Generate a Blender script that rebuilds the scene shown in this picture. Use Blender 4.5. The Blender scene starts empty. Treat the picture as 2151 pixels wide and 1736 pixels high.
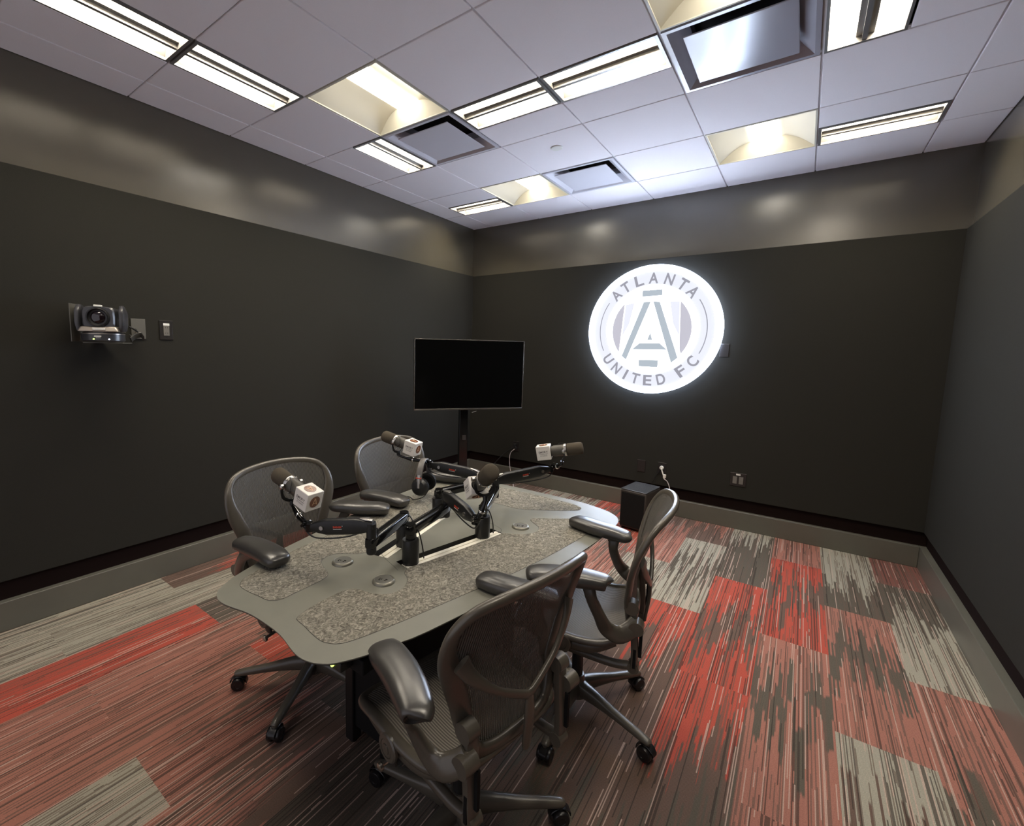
import bpy, bmesh, math, random
from mathutils import Vector as V, Matrix, Euler
from mathutils.geometry import tessellate_polygon
random.seed(7)
S = bpy.context.scene
COL = S.collection
R = math.radians
PI = math.pi

# ------------------------------------------------------------------ materials
def newmat(name):
    m = bpy.data.materials.new(name); m.use_nodes = True
    nt = m.node_tree; b = nt.nodes['Principled BSDF']
    return m, nt, b
def mat(name, col, rough=.5, metal=0, spec=.5, emis=None, es=0, noise=0, nscale=60, bump=0, bscale=200, coat=0):
    m, nt, b = newmat(name)
    b.inputs['Base Color'].default_value = (*col, 1)
    b.inputs['Roughness'].default_value = rough
    b.inputs['Metallic'].default_value = metal
    b.inputs['Specular IOR Level'].default_value = spec
    b.inputs['Coat Weight'].default_value = coat; b.inputs['Coat Roughness'].default_value = .2
    if emis:
        b.inputs['Emission Color'].default_value = (*emis, 1); b.inputs['Emission Strength'].default_value = es
    if noise or bump:
        tc = nt.nodes.new('ShaderNodeTexCoord')
    if noise:
        n = nt.nodes.new('ShaderNodeTexNoise'); n.inputs['Scale'].default_value = nscale; n.inputs['Detail'].default_value = 4
        nt.links.new(tc.outputs['Object'], n.inputs['Vector'])
        r = nt.nodes.new('ShaderNodeMapRange'); r.inputs[1].default_value = .3; r.inputs[2].default_value = .7
        r.inputs[3].default_value = 1-noise; r.inputs[4].default_value = 1+noise
        nt.links.new(n.outputs['Fac'], r.inputs[0])
        mx = nt.nodes.new('ShaderNodeVectorMath'); mx.operation = 'SCALE'
        mx.inputs[0].default_value = col; nt.links.new(r.outputs[0], mx.inputs['Scale'])
        nt.links.new(mx.outputs[0], b.inputs['Base Color'])
    if bump:
        n2 = nt.nodes.new('ShaderNodeTexNoise'); n2.inputs['Scale'].default_value = bscale; n2.inputs['Detail'].default_value = 3
        nt.links.new(tc.outputs['Object'], n2.inputs['Vector'])
        bp = nt.nodes.new('ShaderNodeBump'); bp.inputs['Strength'].default_value = bump; bp.inputs['Distance'].default_value = .002
        nt.links.new(n2.outputs['Fac'], bp.inputs['Height']); nt.links.new(bp.outputs[0], b.inputs['Normal'])
    return m
def emit(name, col, s):
    m, nt, b = newmat(name)
    b.inputs['Base Color'].default_value = (.8, .8, .8, 1)
    b.inputs['Emission Color'].default_value = (*col, 1); b.inputs['Emission Strength'].default_value = s
    return m

M = {}
M['wall_gloss'] = mat('wall_gloss_paint', (.080, .070, .048), .245, spec=1.0, coat=.25, noise=.05, nscale=3, bump=.10, bscale=260)
M['wall_panel'] = mat('wall_panel_fabric', (.0285, .0272, .0225), .9, spec=.12, noise=.12, nscale=400, bump=.3, bscale=700)
M['recess'] = mat('recess_shade', (.012, .006, .005), .8, spec=.1)
M['base'] = mat('baseboard_paint', (.125, .119, .096), .28, spec=.5, noise=.04, nscale=8, bump=.05, bscale=300)
M['tile'] = mat('ceiling_tile', (.92, .88, .89), .95, spec=.1, noise=.02, nscale=500, bump=.35, bscale=900)
M['grid'] = mat('ceiling_grid', (.72, .71, .72), .5)
M['plenum'] = mat('ceiling_void', (.1, .09, .09), .9)
M['white_metal'] = mat('white_enamel', (.85, .84, .78), .4)
M['slot_metal'] = mat('fixture_metal', (.27, .26, .245), .35, metal=.5)
M['wing'] = mat('reflector_enamel', (.66, .63, .52), .5)
M['lamp'] = emit('lamp_lens', (1.0, .90, .74), 52)
M['lamp2'] = emit('lamp_lens_basket', (1.0, .92, .78), 13)
M['vent'] = mat('vent_panel', (.66, .65, .69), .45)
M['steel'] = mat('brushed_steel', (.40, .40, .45), .20, spec=.6, bump=.5, bscale=7)
M['black'] = mat('black_plastic', (.012, .012, .012), .38, spec=.5)
M['black_matte'] = mat('black_matte', (.008, .008, .008), .75, spec=.2)
M['black_gloss'] = mat('black_gloss', (.006, .006, .006), .1, spec=.5)
M['screen'] = mat('screen_glass', (.002, .002, .002), .18, spec=.15)
M['silver'] = mat('silver_metal', (.55, .53, .5), .3, metal=1)
M['chrome'] = mat('chrome', (.8, .78, .74), .15, metal=1)
M['alu'] = mat('aluminium_rail', (.92, .88, .76), .4, metal=.1)
M['table'] = mat('table_laminate', (.180, .177, .146), .42, spec=.45, noise=.03, nscale=20, bump=.05, bscale=500)
M['table_edge'] = mat('table_edge', (.03, .028, .024), .5)
M['seam'] = mat('seam_line', (.05, .05, .042), .6)
M['grommet'] = mat('grommet_ring', (.24, .23, .19), .35, metal=.5)
M['grommet_in'] = mat('grommet_face', (.10, .098, .085), .5)
M['graphite'] = mat('chair_graphite', (.095, .083, .065), .30, spec=.65, noise=.05, nscale=30, bump=.06, bscale=900)
M['graphite_dark'] = mat('chair_mechanism', (.030, .027, .024), .45)
M['pad'] = mat('arm_pad_vinyl', (.045, .042, .038), .30, spec=.8)
M['wheel'] = mat('caster_wheel', (.010, .009, .010), .3, spec=.5)
M['foam'] = mat('foam_windscreen', (.105, .088, .066), .95, spec=.1, noise=.15, nscale=900, bump=.8, bscale=1400)
M['mic'] = mat('mic_body', (.075, .068, .055), .45)
M['flag'] = mat('white_flag', (.86, .82, .76), .45)
M['emblem'] = mat('emblem_brown', (.17, .060, .030), .22)
M['emblem_letter'] = mat('emblem_letter', (.75, .45, .25), .45)
M['ink'] = mat('grey_ink', (.16, .14, .13), .7)
M['red'] = mat('red_label', (.55, .06, .03), .5)
M['paper'] = mat('white_label', (.85, .85, .80), .5)
M['cable_w'] = mat('white_cable', (.75, .66, .66), .4)
M['plug'] = mat('white_plug', (.85, .82, .74), .4)
M['plate_black'] = mat('wall_plate_black', (.02, .017, .015), .35)
M['socket'] = mat('socket_grey', (.17, .16, .14), .4)
M['cam_shell'] = mat('camera_shell', (.045, .045, .05), .28, spec=.6)
M['cam_silver'] = mat('camera_trim', (.36, .32, .28), .3, metal=.7)
M['bracket'] = mat('bracket_paint', (.11, .105, .09), .5)
M['bracket_dark'] = mat('bracket_dark', (.03, .028, .025), .4)
M['headband'] = mat('headband_grey', (.16, .15, .14), .4)
M['glass'] = mat('lens_glass', (.012, .006, .008), .06, spec=.9)
M['led_g'] = emit('led_green', (.6, 1.0, .1), 3.0)
M['led_y'] = emit('led_yellow', (.85, 1.0, .02), 1.6)
M['led_w'] = emit('led_white', (.8, .85, 1.0), 2.0)
M['sub'] = mat('speaker_shell', (.035, .028, .022), .6, noise=.1, nscale=300)
M['sub_top'] = mat('speaker_top', (.05, .05, .05), .22)
M['brass'] = mat('yellow_rim', (.55, .42, .12), .4)
M['sign_can'] = emit('sign_side', (.60, .72, 1.0), 11.0)
M['sign_tube'] = emit('sign_tube', (.66, .78, 1.0), 44.0)
M['sign_face'] = emit('sign_face', (.80, .82, .92), .93)
M['sign_hot'] = emit('sign_face_hot', (.95, .98, 1.0), 2.2)
M['sign_letter'] = emit('sign_letter', (.46, .46, .54), .62)
M['sign_lens'] = emit('sign_lens', (.62, .61, .70), .80)
M['sign_stroke'] = emit('sign_stroke', (.56, .64, .72), .72)
for k in ('sign_face', 'sign_letter', 'sign_lens', 'sign_stroke'):
    M[k].node_tree.nodes['Principled BSDF'].inputs['Base Color'].default_value = (.02, .02, .022, 1)

def mesh_fabric(name, axis, freq, col, col2, alpha):
    m, nt, b = newmat(name)
    tc = nt.nodes.new('ShaderNodeTexCoord'); sp = nt.nodes.new('ShaderNodeSeparateXYZ')
    nt.links.new(tc.outputs['Object'], sp.inputs[0])
    mu = nt.nodes.new('ShaderNodeMath'); mu.operation = 'MULTIPLY'; mu.inputs[1].default_value = freq*2*PI
    nt.links.new(sp.outputs[axis], mu.inputs[0])
    sn = nt.nodes.new('ShaderNodeMath'); sn.operation = 'SINE'; nt.links.new(mu.outputs[0], sn.inputs[0])
    mr = nt.nodes.new('ShaderNodeMapRange'); mr.inputs[1].default_value = -.6; mr.inputs[2].default_value = .6
    nt.links.new(sn.outputs[0], mr.inputs[0])
    no = nt.nodes.new('ShaderNodeTexNoise'); no.inputs['Scale'].default_value = 700
    nt.links.new(tc.outputs['Object'], no.inputs['Vector'])
    mix = nt.nodes.new('ShaderNodeMix'); mix.data_type = 'RGBA'
    mix.inputs[6].default_value = (*col2, 1); mix.inputs[7].default_value = (*col, 1)
    nt.links.new(mr.outputs[0], mix.inputs[0]); nt.links.new(mix.outputs[2], b.inputs['Base Color'])
    ma = nt.nodes.new('ShaderNodeMapRange'); ma.inputs[3].default_value = alpha; ma.inputs[4].default_value = 1
    nt.links.new(mr.outputs[0], ma.inputs[0]); nt.links.new(ma.outputs[0], b.inputs['Alpha'])
    b.inputs['Roughness'].default_value = .6
    bp = nt.nodes.new('ShaderNodeBump'); bp.inputs['Strength'].default_value = .5; bp.inputs['Distance'].default_value = .001
    nt.links.new(mr.outputs[0], bp.inputs['Height']); nt.links.new(bp.outputs[0], b.inputs['Normal'])
    return m
M['mesh_back'] = mesh_fabric('pellicle_back', 1, 160, (.135, .126, .108), (.05, .046, .04), .72)
M['mesh_seat'] = mesh_fabric('pellicle_seat', 1, 120, (.20, .18, .15), (.07, .062, .052), .92)

def felt():
    m, nt, b = newmat('felt_grey')
    tc = nt.nodes.new('ShaderNodeTexCoord')
    mp = nt.nodes.new('ShaderNodeMapping'); mp.inputs['Scale'].default_value = (1.0, .8, 1)
    nt.links.new(tc.outputs['Object'], mp.inputs[0])
    n = nt.nodes.new('ShaderNodeTexNoise'); n.inputs['Scale'].default_value = 72; n.inputs['Detail'].default_value = 6; n.inputs['Roughness'].default_value = .7; n.inputs['Distortion'].default_value = 1.6
    nt.links.new(mp.outputs[0], n.inputs['Vector'])
    cr = nt.nodes.new('ShaderNodeValToRGB')
    cr.color_ramp.elements[0].position = .36; cr.color_ramp.elements[0].color = (.085, .078, .063, 1)
    cr.color_ramp.elements[1].position = .66; cr.color_ramp.elements[1].color = (.37, .345, .285, 1)
    e = cr.color_ramp.elements.new(.5); e.color = (.185, .172, .142, 1)
    nt.links.new(n.outputs['Fac'], cr.inputs[0]); nt.links.new(cr.outputs[0], b.inputs['Base Color'])
    b.inputs['Roughness'].default_value = .95; b.inputs['Specular IOR Level'].default_value = .15
    bp = nt.nodes.new('ShaderNodeBump'); bp.inputs['Strength'].default_value = .4; bp.inputs['Distance'].default_value = .001
    nt.links.new(n.outputs['Fac'], bp.inputs['Height']); nt.links.new(bp.outputs[0], b.inputs['Normal'])
    return m
M['felt'] = felt()

def carpet():
    m, nt, b = newmat('carpet_plank'); L = nt.links.new
    def N(t): return nt.nodes.new(t)
    def mth(op, a, b_=None, c=None):
        n = N('ShaderNodeMath'); n.operation = op
        for i, v in enumerate((a, b_, c)):
            if v is None: continue
            if isinstance(v, (int, float)): n.inputs[i].default_value = v
            else: L(v, n.inputs[i])
        return n.outputs[0]
    uv = N('ShaderNodeUVMap'); uv.uv_map = 'UVMap'
    sp = N('ShaderNodeSeparateXYZ'); L(uv.outputs[0], sp.inputs[0])
    u, v = sp.outputs[0], sp.outputs[1]                # u: metres across + tile seed*100, v: 0..1 along the plank
    def attr(n):
        a = N('ShaderNodeAttribute'); a.attribute_name = n; return a.outputs['Color']
    c0, c1, c2, sd = attr('c0'), attr('c1'), attr('c2'), attr('seed')
    s = mth('FLOOR', mth('MULTIPLY', u, 128))            # ~5 mm yarn rows
    s2 = mth('FLOOR', mth('MULTIPLY', u, 37))
    s3 = mth('FLOOR', mth('MULTIPLY', u, 256))
    def wn(a, k):
        c = N('ShaderNodeCombineXYZ'); L(a, c.inputs[0]); c.inputs[1].default_value = k
        n = N('ShaderNodeTexWhiteNoise'); n.noise_dimensions = '3D'; L(c.outputs[0], n.inputs[0]); L(sd, n.inputs[0]) if False else None
        return n.outputs['Value']
    r1, r2, r3, r4, r5 = wn(s, 1.), wn(s3, 2.), wn(s2, 3.), wn(s3, 4.), wn(s, 5.)
    j = mth('ADD', mth('MULTIPLY', mth('SUBTRACT', r1, .5), .30), mth('MULTIPLY', mth('SUBTRACT', r3, .5), .34))
    vv = mth('ADD', v, j)
    def soft(x, e):
        n = N('ShaderNodeMapRange'); n.interpolation_type = 'SMOOTHSTEP'; L(x, n.inputs[0]); n.inputs[1].default_value = e-.012; n.inputs[2].default_value = e+.012
        return n.outputs[0]
    def mix(f, a, b_):
        n = N('ShaderNodeMix'); n.data_type = 'RGBA'
        if isinstance(f, float): n.inputs[0].default_value = f
        else: L(f, n.inputs[0])
        for i, q in ((6, a), (7, b_)):
            if isinstance(q, tuple): n.inputs[i].default_value = (*q, 1)
            else: L(q, n.inputs[i])
        return n.outputs[2]
    col = mix(soft(vv, .36), c0, c1); col = mix(soft(vv, .66), col, c2)
    # rows of other yarn colours
    vs = mth('ADD', v, mth('MULTIPLY', r4, 3.7))
    nz = N('ShaderNodeTexNoise'); nz.noise_dimensions = '2D'; nz.inputs['Scale'].default_value = 1.0
    cb = N('ShaderNodeCombineXYZ'); L(mth('MULTIPLY', s3, 7.31), cb.inputs[0]); L(mth('MULTIPLY', vs, 2.1), cb.inputs[1]); L(cb.outputs[0], nz.inputs['Vector'])
    dk = mth('MULTIPLY', mth('GREATER_THAN', r2, .80), mth('GREATER_THAN', nz.outputs['Fac'], .45))
    lt = mth('MULTIPLY', mth('LESS_THAN', r2, .13), mth('GREATER_THAN', nz.outputs['Fac'], .50))
    gy = mth('MULTIPLY', mth('LESS_THAN', mth('ABSOLUTE', mth('SUBTRACT', r2, .5)), .19), mth('GREATER_THAN', nz.outputs['Fac'], .49))
    col = mix(mth('MULTIPLY', gy, .7), col, (.14, .098, .076))
    col = mix(mth('MULTIPLY', dk, .75), col, (.055, .042, .034))
    col = mix(mth('MULTIPLY', lt, .75), col, (.52, .37, .30))
    # thin dark gaps between the rows, and pile grain
    fr = mth('FRACT', mth('MULTIPLY', u, 256)); gap = mth('LESS_THAN', fr, .25)
    tc = N('ShaderNodeTexCoord')
    n3 = N('ShaderNodeTexNoise'); n3.inputs['Scale'].default_value = 260; n3.inputs['Detail'].default_value = 3; L(tc.outputs['Object'], n3.inputs['Vector'])
    k = mth('MULTIPLY', mth('SUBTRACT', 1.0, mth('MULTIPLY', gap, .22)), mth('ADD', .62, mth('MULTIPLY', n3.outputs['Fac'], .76)))
    vm = N('ShaderNodeVectorMath'); vm.operation = 'SCALE'; L(col, vm.inputs[0]); L(k, vm.inputs['Scale'])
    L(vm.outputs[0], b.inputs['Base Color'])
    b.inputs['Roughness'].default_value = 1; b.inputs['Specular IOR Level'].default_value = .1
    bp = N('ShaderNodeBump'); bp.inputs['Strength'].default_value = .5; bp.inputs['Distance'].default_value = .002
    L(mth('SUBTRACT', n3.outputs['Fac'], gap), bp.inputs['Height']); L(bp.outputs[0], b.inputs['Normal'])
    return m
M['carpet'] = carpet()

# ------------------------------------------------------------------ mesh helpers
def cr_spline(pts, n=6, closed=False):
    P = [V(p) for p in pts]; out = []; L = len(P)
    rng = L if closed else L-1
    for i in range(rng):
        if closed: a, b, c, d = P[(i-1) % L], P[i], P[(i+1) % L], P[(i+2) % L]
        else: a, b, c, d = P[max(i-1, 0)], P[i], P[i+1], P[min(i+2, L-1)]
        for k in range(n):
            t = k/n
            out.append(.5*((2*b)+(c-a)*t+(2*a-5*b+4*c-d)*t*t+(3*b-a-3*c+d)*t**3))
    if not closed: out.append(P[-1])
    return out
class MB:
    def __init__(s): s.v = []; s.f = []; s.mi = []; s.cur = 0
    def add(s, vs, fs, mtx=None):
        o = len(s.v)
        s.v += [tuple(mtx @ V(p)) if mtx else tuple(p) for p in vs]
        s.f += [tuple(i+o for i in f) for f in fs]; s.mi += [s.cur]*len(fs); return s
    def box(s, c, d, mtx=None, taper=1):
        x, y, z = [q/2 for q in d]
        vs = [V((c[0]+sx*x*(taper if sz < 0 else 1), c[1]+sy*y*(taper if sz < 0 else 1), c[2]+sz*z)) for sz in (-1, 1) for sy in (-1, 1) for sx in (-1, 1)]
        return s.add(vs, [(0, 2, 3, 1), (4, 5, 7, 6), (0, 1, 5, 4), (2, 6, 7, 3), (0, 4, 6, 2), (1, 3, 7, 5)], mtx)
    def cyl(s, a, b, r0, r1=None, n=24, cap=True):
        r1 = r0 if r1 is None else r1
        a, b = V(a), V(b); d = (b-a).normalized(); x = d.orthogonal().normalized(); y = d.cross(x)
        vs = [a+(x*math.cos(2*PI*i/n)+y*math.sin(2*PI*i/n))*r0 for i in range(n)]+[b+(x*math.cos(2*PI*i/n)+y*math.sin(2*PI*i/n))*r1 for i in range(n)]
        fs = [(i, (i+1) % n, n+(i+1) % n, n+i) for i in range(n)]
        if cap: fs += [tuple(range(n-1, -1, -1)), tuple(range(n, 2*n))]
        return s.add(vs, fs)
    def lathe(s, a, d, prof, n=28):   # prof: (distance along d, radius)
        a = V(a); d = V(d).normalized(); x = d.orthogonal().normalized(); y = d.cross(x); vs = []; fs = []
        for (t, r) in prof:
            vs += [a+d*t+(x*math.cos(2*PI*i/n)+y*math.sin(2*PI*i/n))*r for i in range(n)]
        for k in range(len(prof)-1):
            fs += [(k*n+i, k*n+(i+1) % n, (k+1)*n+(i+1) % n, (k+1)*n+i) for i in range(n)]
        fs += [tuple(range(n-1, -1, -1)), tuple((len(prof)-1)*n+i for i in range(n))]
        return s.add(vs, fs)
    def sweep(s, pts, w, h=None, up=(0, 0, 1), n=12, closed=False, e=2.6, cap=True):
        pts = [V(p) for p in pts]; L = len(pts)
        W = w if isinstance(w, (list, tuple)) else [w]*L
        H = W if h is None else (h if isinstance(h, (list, tuple)) else [h]*L)
        def rs(A):
            if len(A) == L: return list(A)
            o = []
            for i in range(L):
                t = i/max(L-1, 1)*(len(A)-1); k = min(int(t), len(A)-2); f = t-k; o.append(A[k]*(1-f)+A[k+1]*f)
            return o
        W, H = rs(W), rs(H); vs = []; fs = []
        for i, p in enumerate(pts):
            if closed: t = pts[(i+1) % L]-pts[i-1]
            else: t = pts[min(i+1, L-1)]-pts[max(i-1, 0)]
            t.normalize(); u = V(up(i/L) if callable(up) else up)
            u = u-t*u.dot(t)
            if u.length < 1e-4: u = t.orthogonal()
            u.normalize(); sd = t.cross(u)
            for k in range(n):
                a = 2*PI*k/n; c, q = math.cos(a), math.sin(a)
                c = math.copysign(abs(c)**(2/e), c); q = math.copysign(abs(q)**(2/e), q)
                vs.append(p+sd*c*W[i]/2+u*q*H[i]/2)
        m = L if closed else L-1
        for i in range(m):
            j = (i+1) % L
            fs += [(i*n+k, i*n+(k+1) % n, j*n+(k+1) % n, j*n+k) for k in range(n)]
        if not closed and cap: fs += [tuple(range(n-1, -1, -1)), tuple((L-1)*n+k for k in range(n))]
        return s.add(vs, fs)
    def tube(s, pts, r, n=8, sm=5): return s.sweep(cr_spline(pts, sm), 2*r, n=n, e=2)
    def prism(s, poly, z0, z1, mtx=None):   # poly: (x,y)
        n = len(poly); tri = tessellate_polygon([[V((p[0], p[1], 0)) for p in poly]])
        vs = [(p[0], p[1], z0) for p in poly]+[(p[0], p[1], z1) for p in poly]
        A = sum(poly[i][0]*poly[(i+1) % n][1]-poly[(i+1) % n][0]*poly[i][1] for i in range(n))
        fs = []
        for t in tri:
            a, b, c = [V((*poly[i][:2], 0)) for i in t]
            if (b-a).cross(c-a).z < 0: t = t[::-1]
            fs.append(tuple(i+n for i in t)); fs.append(tuple(t[::-1]))
        for i in range(n):
            j = (i+1) % n
            fs.append((i, j, n+j, n+i) if A > 0 else (j, i, n+i, n+j))
        return s.add(vs, fs, mtx)
    def mesh(s, name, mats, ang=35, smooth=True):
        me = bpy.data.meshes.new(name); me.from_pydata(s.v, [], s.f)
        for m in (mats if isinstance(mats, list) else [mats]): me.materials.append(m)
        me.polygons.foreach_set('material_index', s.mi)
        if smooth:
            me.polygons.foreach_set('use_smooth', [True]*len(me.polygons)); me.update()
            me.set_sharp_from_angle(angle=R(ang))
        me.update(); return me
def link(name, me, parent=None, bevel=0, **kw):
    o = bpy.data.objects.new(name, me); COL.objects.link(o)
    if parent: o.parent = parent
    if bevel:
        b = o.modifiers.new('bevel', 'BEVEL'); b.width = bevel; b.segments = 2; b.limit_method = 'ANGLE'; b.angle_limit = R(40)
    for k, v in kw.items(): o[k] = v
    return o
def obj(name, mb, m, parent=None, bevel=0, ang=35, smooth=True, **kw):
    return link(name, mb.mesh(name, m, ang, smooth), parent, bevel, **kw)
def thing(name, label, cat, loc=(0, 0, 0), rz=0, group=None):
    o = bpy.data.objects.new(name, None); o.empty_display_size = .05; COL.objects.link(o)
    o.location = loc; o.rotation_euler = (0, 0, rz); o['label'] = label; o['category'] = cat
    if group: o['group'] = group
    return o
def struct(name, mb, m, **k): return obj(name, mb, m, kind='structure', **k)
def copy_tree(o, parent=None):
    c = o.copy(); COL.objects.link(c); c.parent = parent
    for ch in list(o.children): copy_tree(ch, c)
    return c
_glyph = {}
def glyph(ch):
    if ch not in _glyph:
        cu = bpy.data.curves.new('t', 'FONT'); cu.body = ch; cu.size = 1; cu.offset = .022
        ob = bpy.data.objects.new('t', cu); me = bpy.data.meshes.new_from_object(ob)
        _glyph[ch] = ([tuple(v.co) for v in me.vertices], [tuple(p.vertices) for p in me.polygons])
        bpy.data.objects.remove(ob); bpy.data.curves.remove(cu); bpy.data.meshes.remove(me)
    return _glyph[ch]
def letter(mb, ch, h, mtx, sx=1.0, w=None):       # glyph centred on its box in the local XY plane, cap height h
    vs, fs = glyph(ch)
    x0, x1 = min(v[0] for v in vs), max(v[0] for v in vs); y0, y1 = min(v[1] for v in vs), max(v[1] for v in vs)
    k = h/(y1-y0); kx = k*sx if w is None else w/(x1-x0)
    mb.add([((v[0]-(x0+x1)/2)*kx, (v[1]-(y0+y1)/2)*k, 0) for v in vs], fs, mtx)
def text(mb, s, h, mtx, gap=.25, sx=1.0):
    ws = []
    for ch in s:
        if ch == ' ': ws.append(h*.5); continue
        vs, _ = glyph(ch); x0, x1 = min(v[0] for v in vs), max(v[0] for v in vs); y0, y1 = min(v[1] for v in vs), max(v[1] for v in vs)
        ws.append((x1-x0)*h/(y1-y0)*sx)
    tot = sum(ws)+gap*h*(len(s)-1); x = -tot/2
    for ch, w in zip(s, ws):
        if ch != ' ': letter(mb, ch, h, mtx @ Matrix.Translation((x+w/2, 0, 0)), sx)
        x += w+gap*h

# ------------------------------------------------------------------ room
W, H, YB = 4.234, 3.025, -6.4       # width, ceiling height, open end behind the camera
T = .61; GX, GY = .2705, -.5539      # first grid line beside the left wall / back wall
def wall(name, mat_, c, d): struct(name, MB().box(c, d), mat_, smooth=False)
wall('wall_left', M['wall_gloss'], (-.06, YB/2, H/2+.1), (.12, -YB+.24, H+.4))
wall('wall_back', M['wall_gloss'], (W/2, .06, H/2+.1), (W+.24, .12, H+.4))
wall('wall_right', M['wall_gloss'], (W+.06, YB/2, H/2+.1), (.12, -YB+.24, H+.4))
PB, PT, PD = .272, 2.462, .035
struct('trim_1', MB().box((PD/2, YB/2-PD/2, (PB+PT)/2), (PD, -YB-PD, PT-PB)), M['wall_panel'], bevel=.004)
struct('trim_2', MB().box((W/2, -PD/2, (PB+PT)/2), (W-.002, PD, PT-PB)), M['wall_panel'], bevel=.004)
struct('trim_3', MB().box((W-PD/2, YB/2-PD/2, (PB+PT)/2), (PD, -YB-PD, PT-PB)), M['wall_panel'], bevel=.004)
for nm, c, d in (('trim_4', (.004, YB/2, .22), (.008, -YB, .12)), ('trim_5', (W/2, -.004, .22), (W-.02, .008, .12)), ('trim_6', (W-.004, YB/2, .22), (.008, -YB, .12))):
    struct(nm, MB().box(c, d), M['recess'], smooth=False)  # near-black strips: shade of the gap under the panels, put in as colour
BD, BH = .048, .163
def board(nm, c, d): struct(nm, MB().box(c, d), M['base'], bevel=.0035)
board('baseboard_left', (BD/2, YB/2, BH/2), (BD, -YB, BH))
board('baseboard_back', (W/2, -BD/2, BH/2), (W-2*BD, BD, BH))
board('baseboard_right', (W-BD/2, YB/2, BH/2), (BD, -YB, BH))

# carpet planks: 0.305 x 1.22 m, laid in an ashlar offset, one face each
PAL = {'R': (.44, .088, .060), 'P': (.36, .158, .118), 'G': (.36, .33, .26), 'K': (.115, .098, .076), 'B': (.15, .098, .076), 'M': (.22, .095, .075), 'D': (.095, .078, .062)}
TC = {  # (column, row) -> colours from the near end to the far end
 (3, 0): 'MMM', (3, 1): 'GGK', (3, 2): 'KPP', (3, 3): 'BPP', (2, 0): 'KGG', (2, 1): 'PKP', (2, 2): 'PBG', (2, 3): 'PPB',
 (1, 0): 'PPP', (1, 1): 'RBR', (1, 2): 'PKP', (1, 3): 'PRP', (0, 0): 'KKG', (0, 1): 'RBR', (0, 2): 'KBR', (0, 3): 'BPB',
 (-1, 0): 'BPB', (-1, 1): 'GKG', (-1, 2): 'BBR', (-1, 3): 'KKB', (-2, 0): 'PPB', (-2, 1): 'BKG', (-2, 2): 'BKB', (-2, 3): 'DDD',
 (-3, 0): 'BRB', (-3, 1): 'PBR', (-3, 2): 'BKP', (-3, 3): 'DDK', (-4, 0): 'BBR', (-4, 1): 'PRB', (-4, 2): 'DBK', (-4, 3): 'BPB',
 (-5, 0): 'GBR', (-5, 2): 'DBP', (-5, 3): 'PBB', (-5, 4): 'GGG', (-6, 2): 'RBR', (-6, 3): 'PPP', (-7, 3): 'PPB', (-7, 4): 'PPP', (-8, 2): 'KBR', (-8, 3): 'RRR',
 (-9, 3): 'GGG', (-9, 4): 'PGG', (-10, 2): 'BRR', (-10, 3): 'GGG', (-6, 4): 'BPP', (-5, 4): 'GGG', (-8, 4): 'PRR', (-10, 4): 'GGG', (-4, 4): 'PPK', (-3, 4): 'KDD'}
def floor():
    bm = bmesh.new(); uv = bm.loops.layers.uv.new('UVMap')
    ly = {k: bm.loops.layers.float_color.new(k) for k in ('c0', 'c1', 'c2', 'seed')}
    rnd = random.Random(3)
    for k in range(-10, 5):
        xa, xb = 3.0+.305*k, 3.0+.305*(k+1); off = 0 if k % 2 else .61
        for n in range(-1, 7):
            yf = -.545-1.219*(n-1)+(-.613 if k % 2 == 0 else 0)
            yn = yf-1.219
            name = TC.get((k, n)) or ''.join(rnd.choice('RPGKBPKB') for _ in range(3))
            x0, x1, y0, y1 = max(xa, 0), min(xb, W), max(yn, YB), min(yf, 0)
            if x0 >= x1 or y0 >= y1: continue
            vs = [bm.verts.new(p) for p in ((x0, y0, 0), (x1, y0, 0), (x1, y1, 0), (x0, y1, 0))]
            f = bm.faces.new(vs); sd = k*3.0+n*57.0
            for l in f.loops:
                x, y = l.vert.co.x, l.vert.co.y
                l[uv].uv = (x-xa+sd+200, (y-yn)/1.219)
                for i in range(3): l[ly['c%d' % i]] = (*PAL[name[i]], 1)
                l[ly['seed']] = (rnd.random(), 0, 0, 1)
    # slab under the planks
    me = bpy.data.meshes.new('floor'); bm.to_mesh(me); bm.free(); me.materials.append(M['carpet'])
    link('floor', me, kind='structure')
floor()
struct('trim_7', MB().box((W/2, YB/2, -.06), (W+.24, -YB+.24, .1)), M['plenum'], smooth=False)

# ceiling: lay-in tiles, grid bars and fixtures
CELL = {}     # (i,j) -> fixture; cell i spans GX+(i)T.., cell j spans GY-(j)T .. going toward the camera
CELL.update({(0, 0): 'LB', (0, 2): 'LR', (0, 4): 'LR', (0, 5): 'LR', (1, 0): 'TR', (1, 3): 'TR', (1, 2): 'VE', (2, 0): 'VE',
             (2, 2): 'LF', (3, 2): 'LF', (4, 0): 'TR', (4, 2): 'VS', (4, 3): 'TR', (5, 0): 'LB', (5, 2): 'LL', (1, 6): 'TR', (4, 6): 'TR', (5, 5): 'LL'})  # last three lights are out of view, added for their light
tl = MB(); gap = .0045
NX, NY = 6, 9
xs = [0.0]+[GX+T*i for i in range(NX+1)]+[W]
ys = [0.0]+[GY-T*j for j in range(NY+1)]+[YB]
def tilebox(x0, x1, y0, y1): tl.box(((x0+x1)/2, (y0+y1)/2, H+.008), (x1-x0-2*gap, y1-y0-2*gap, .016))
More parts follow.
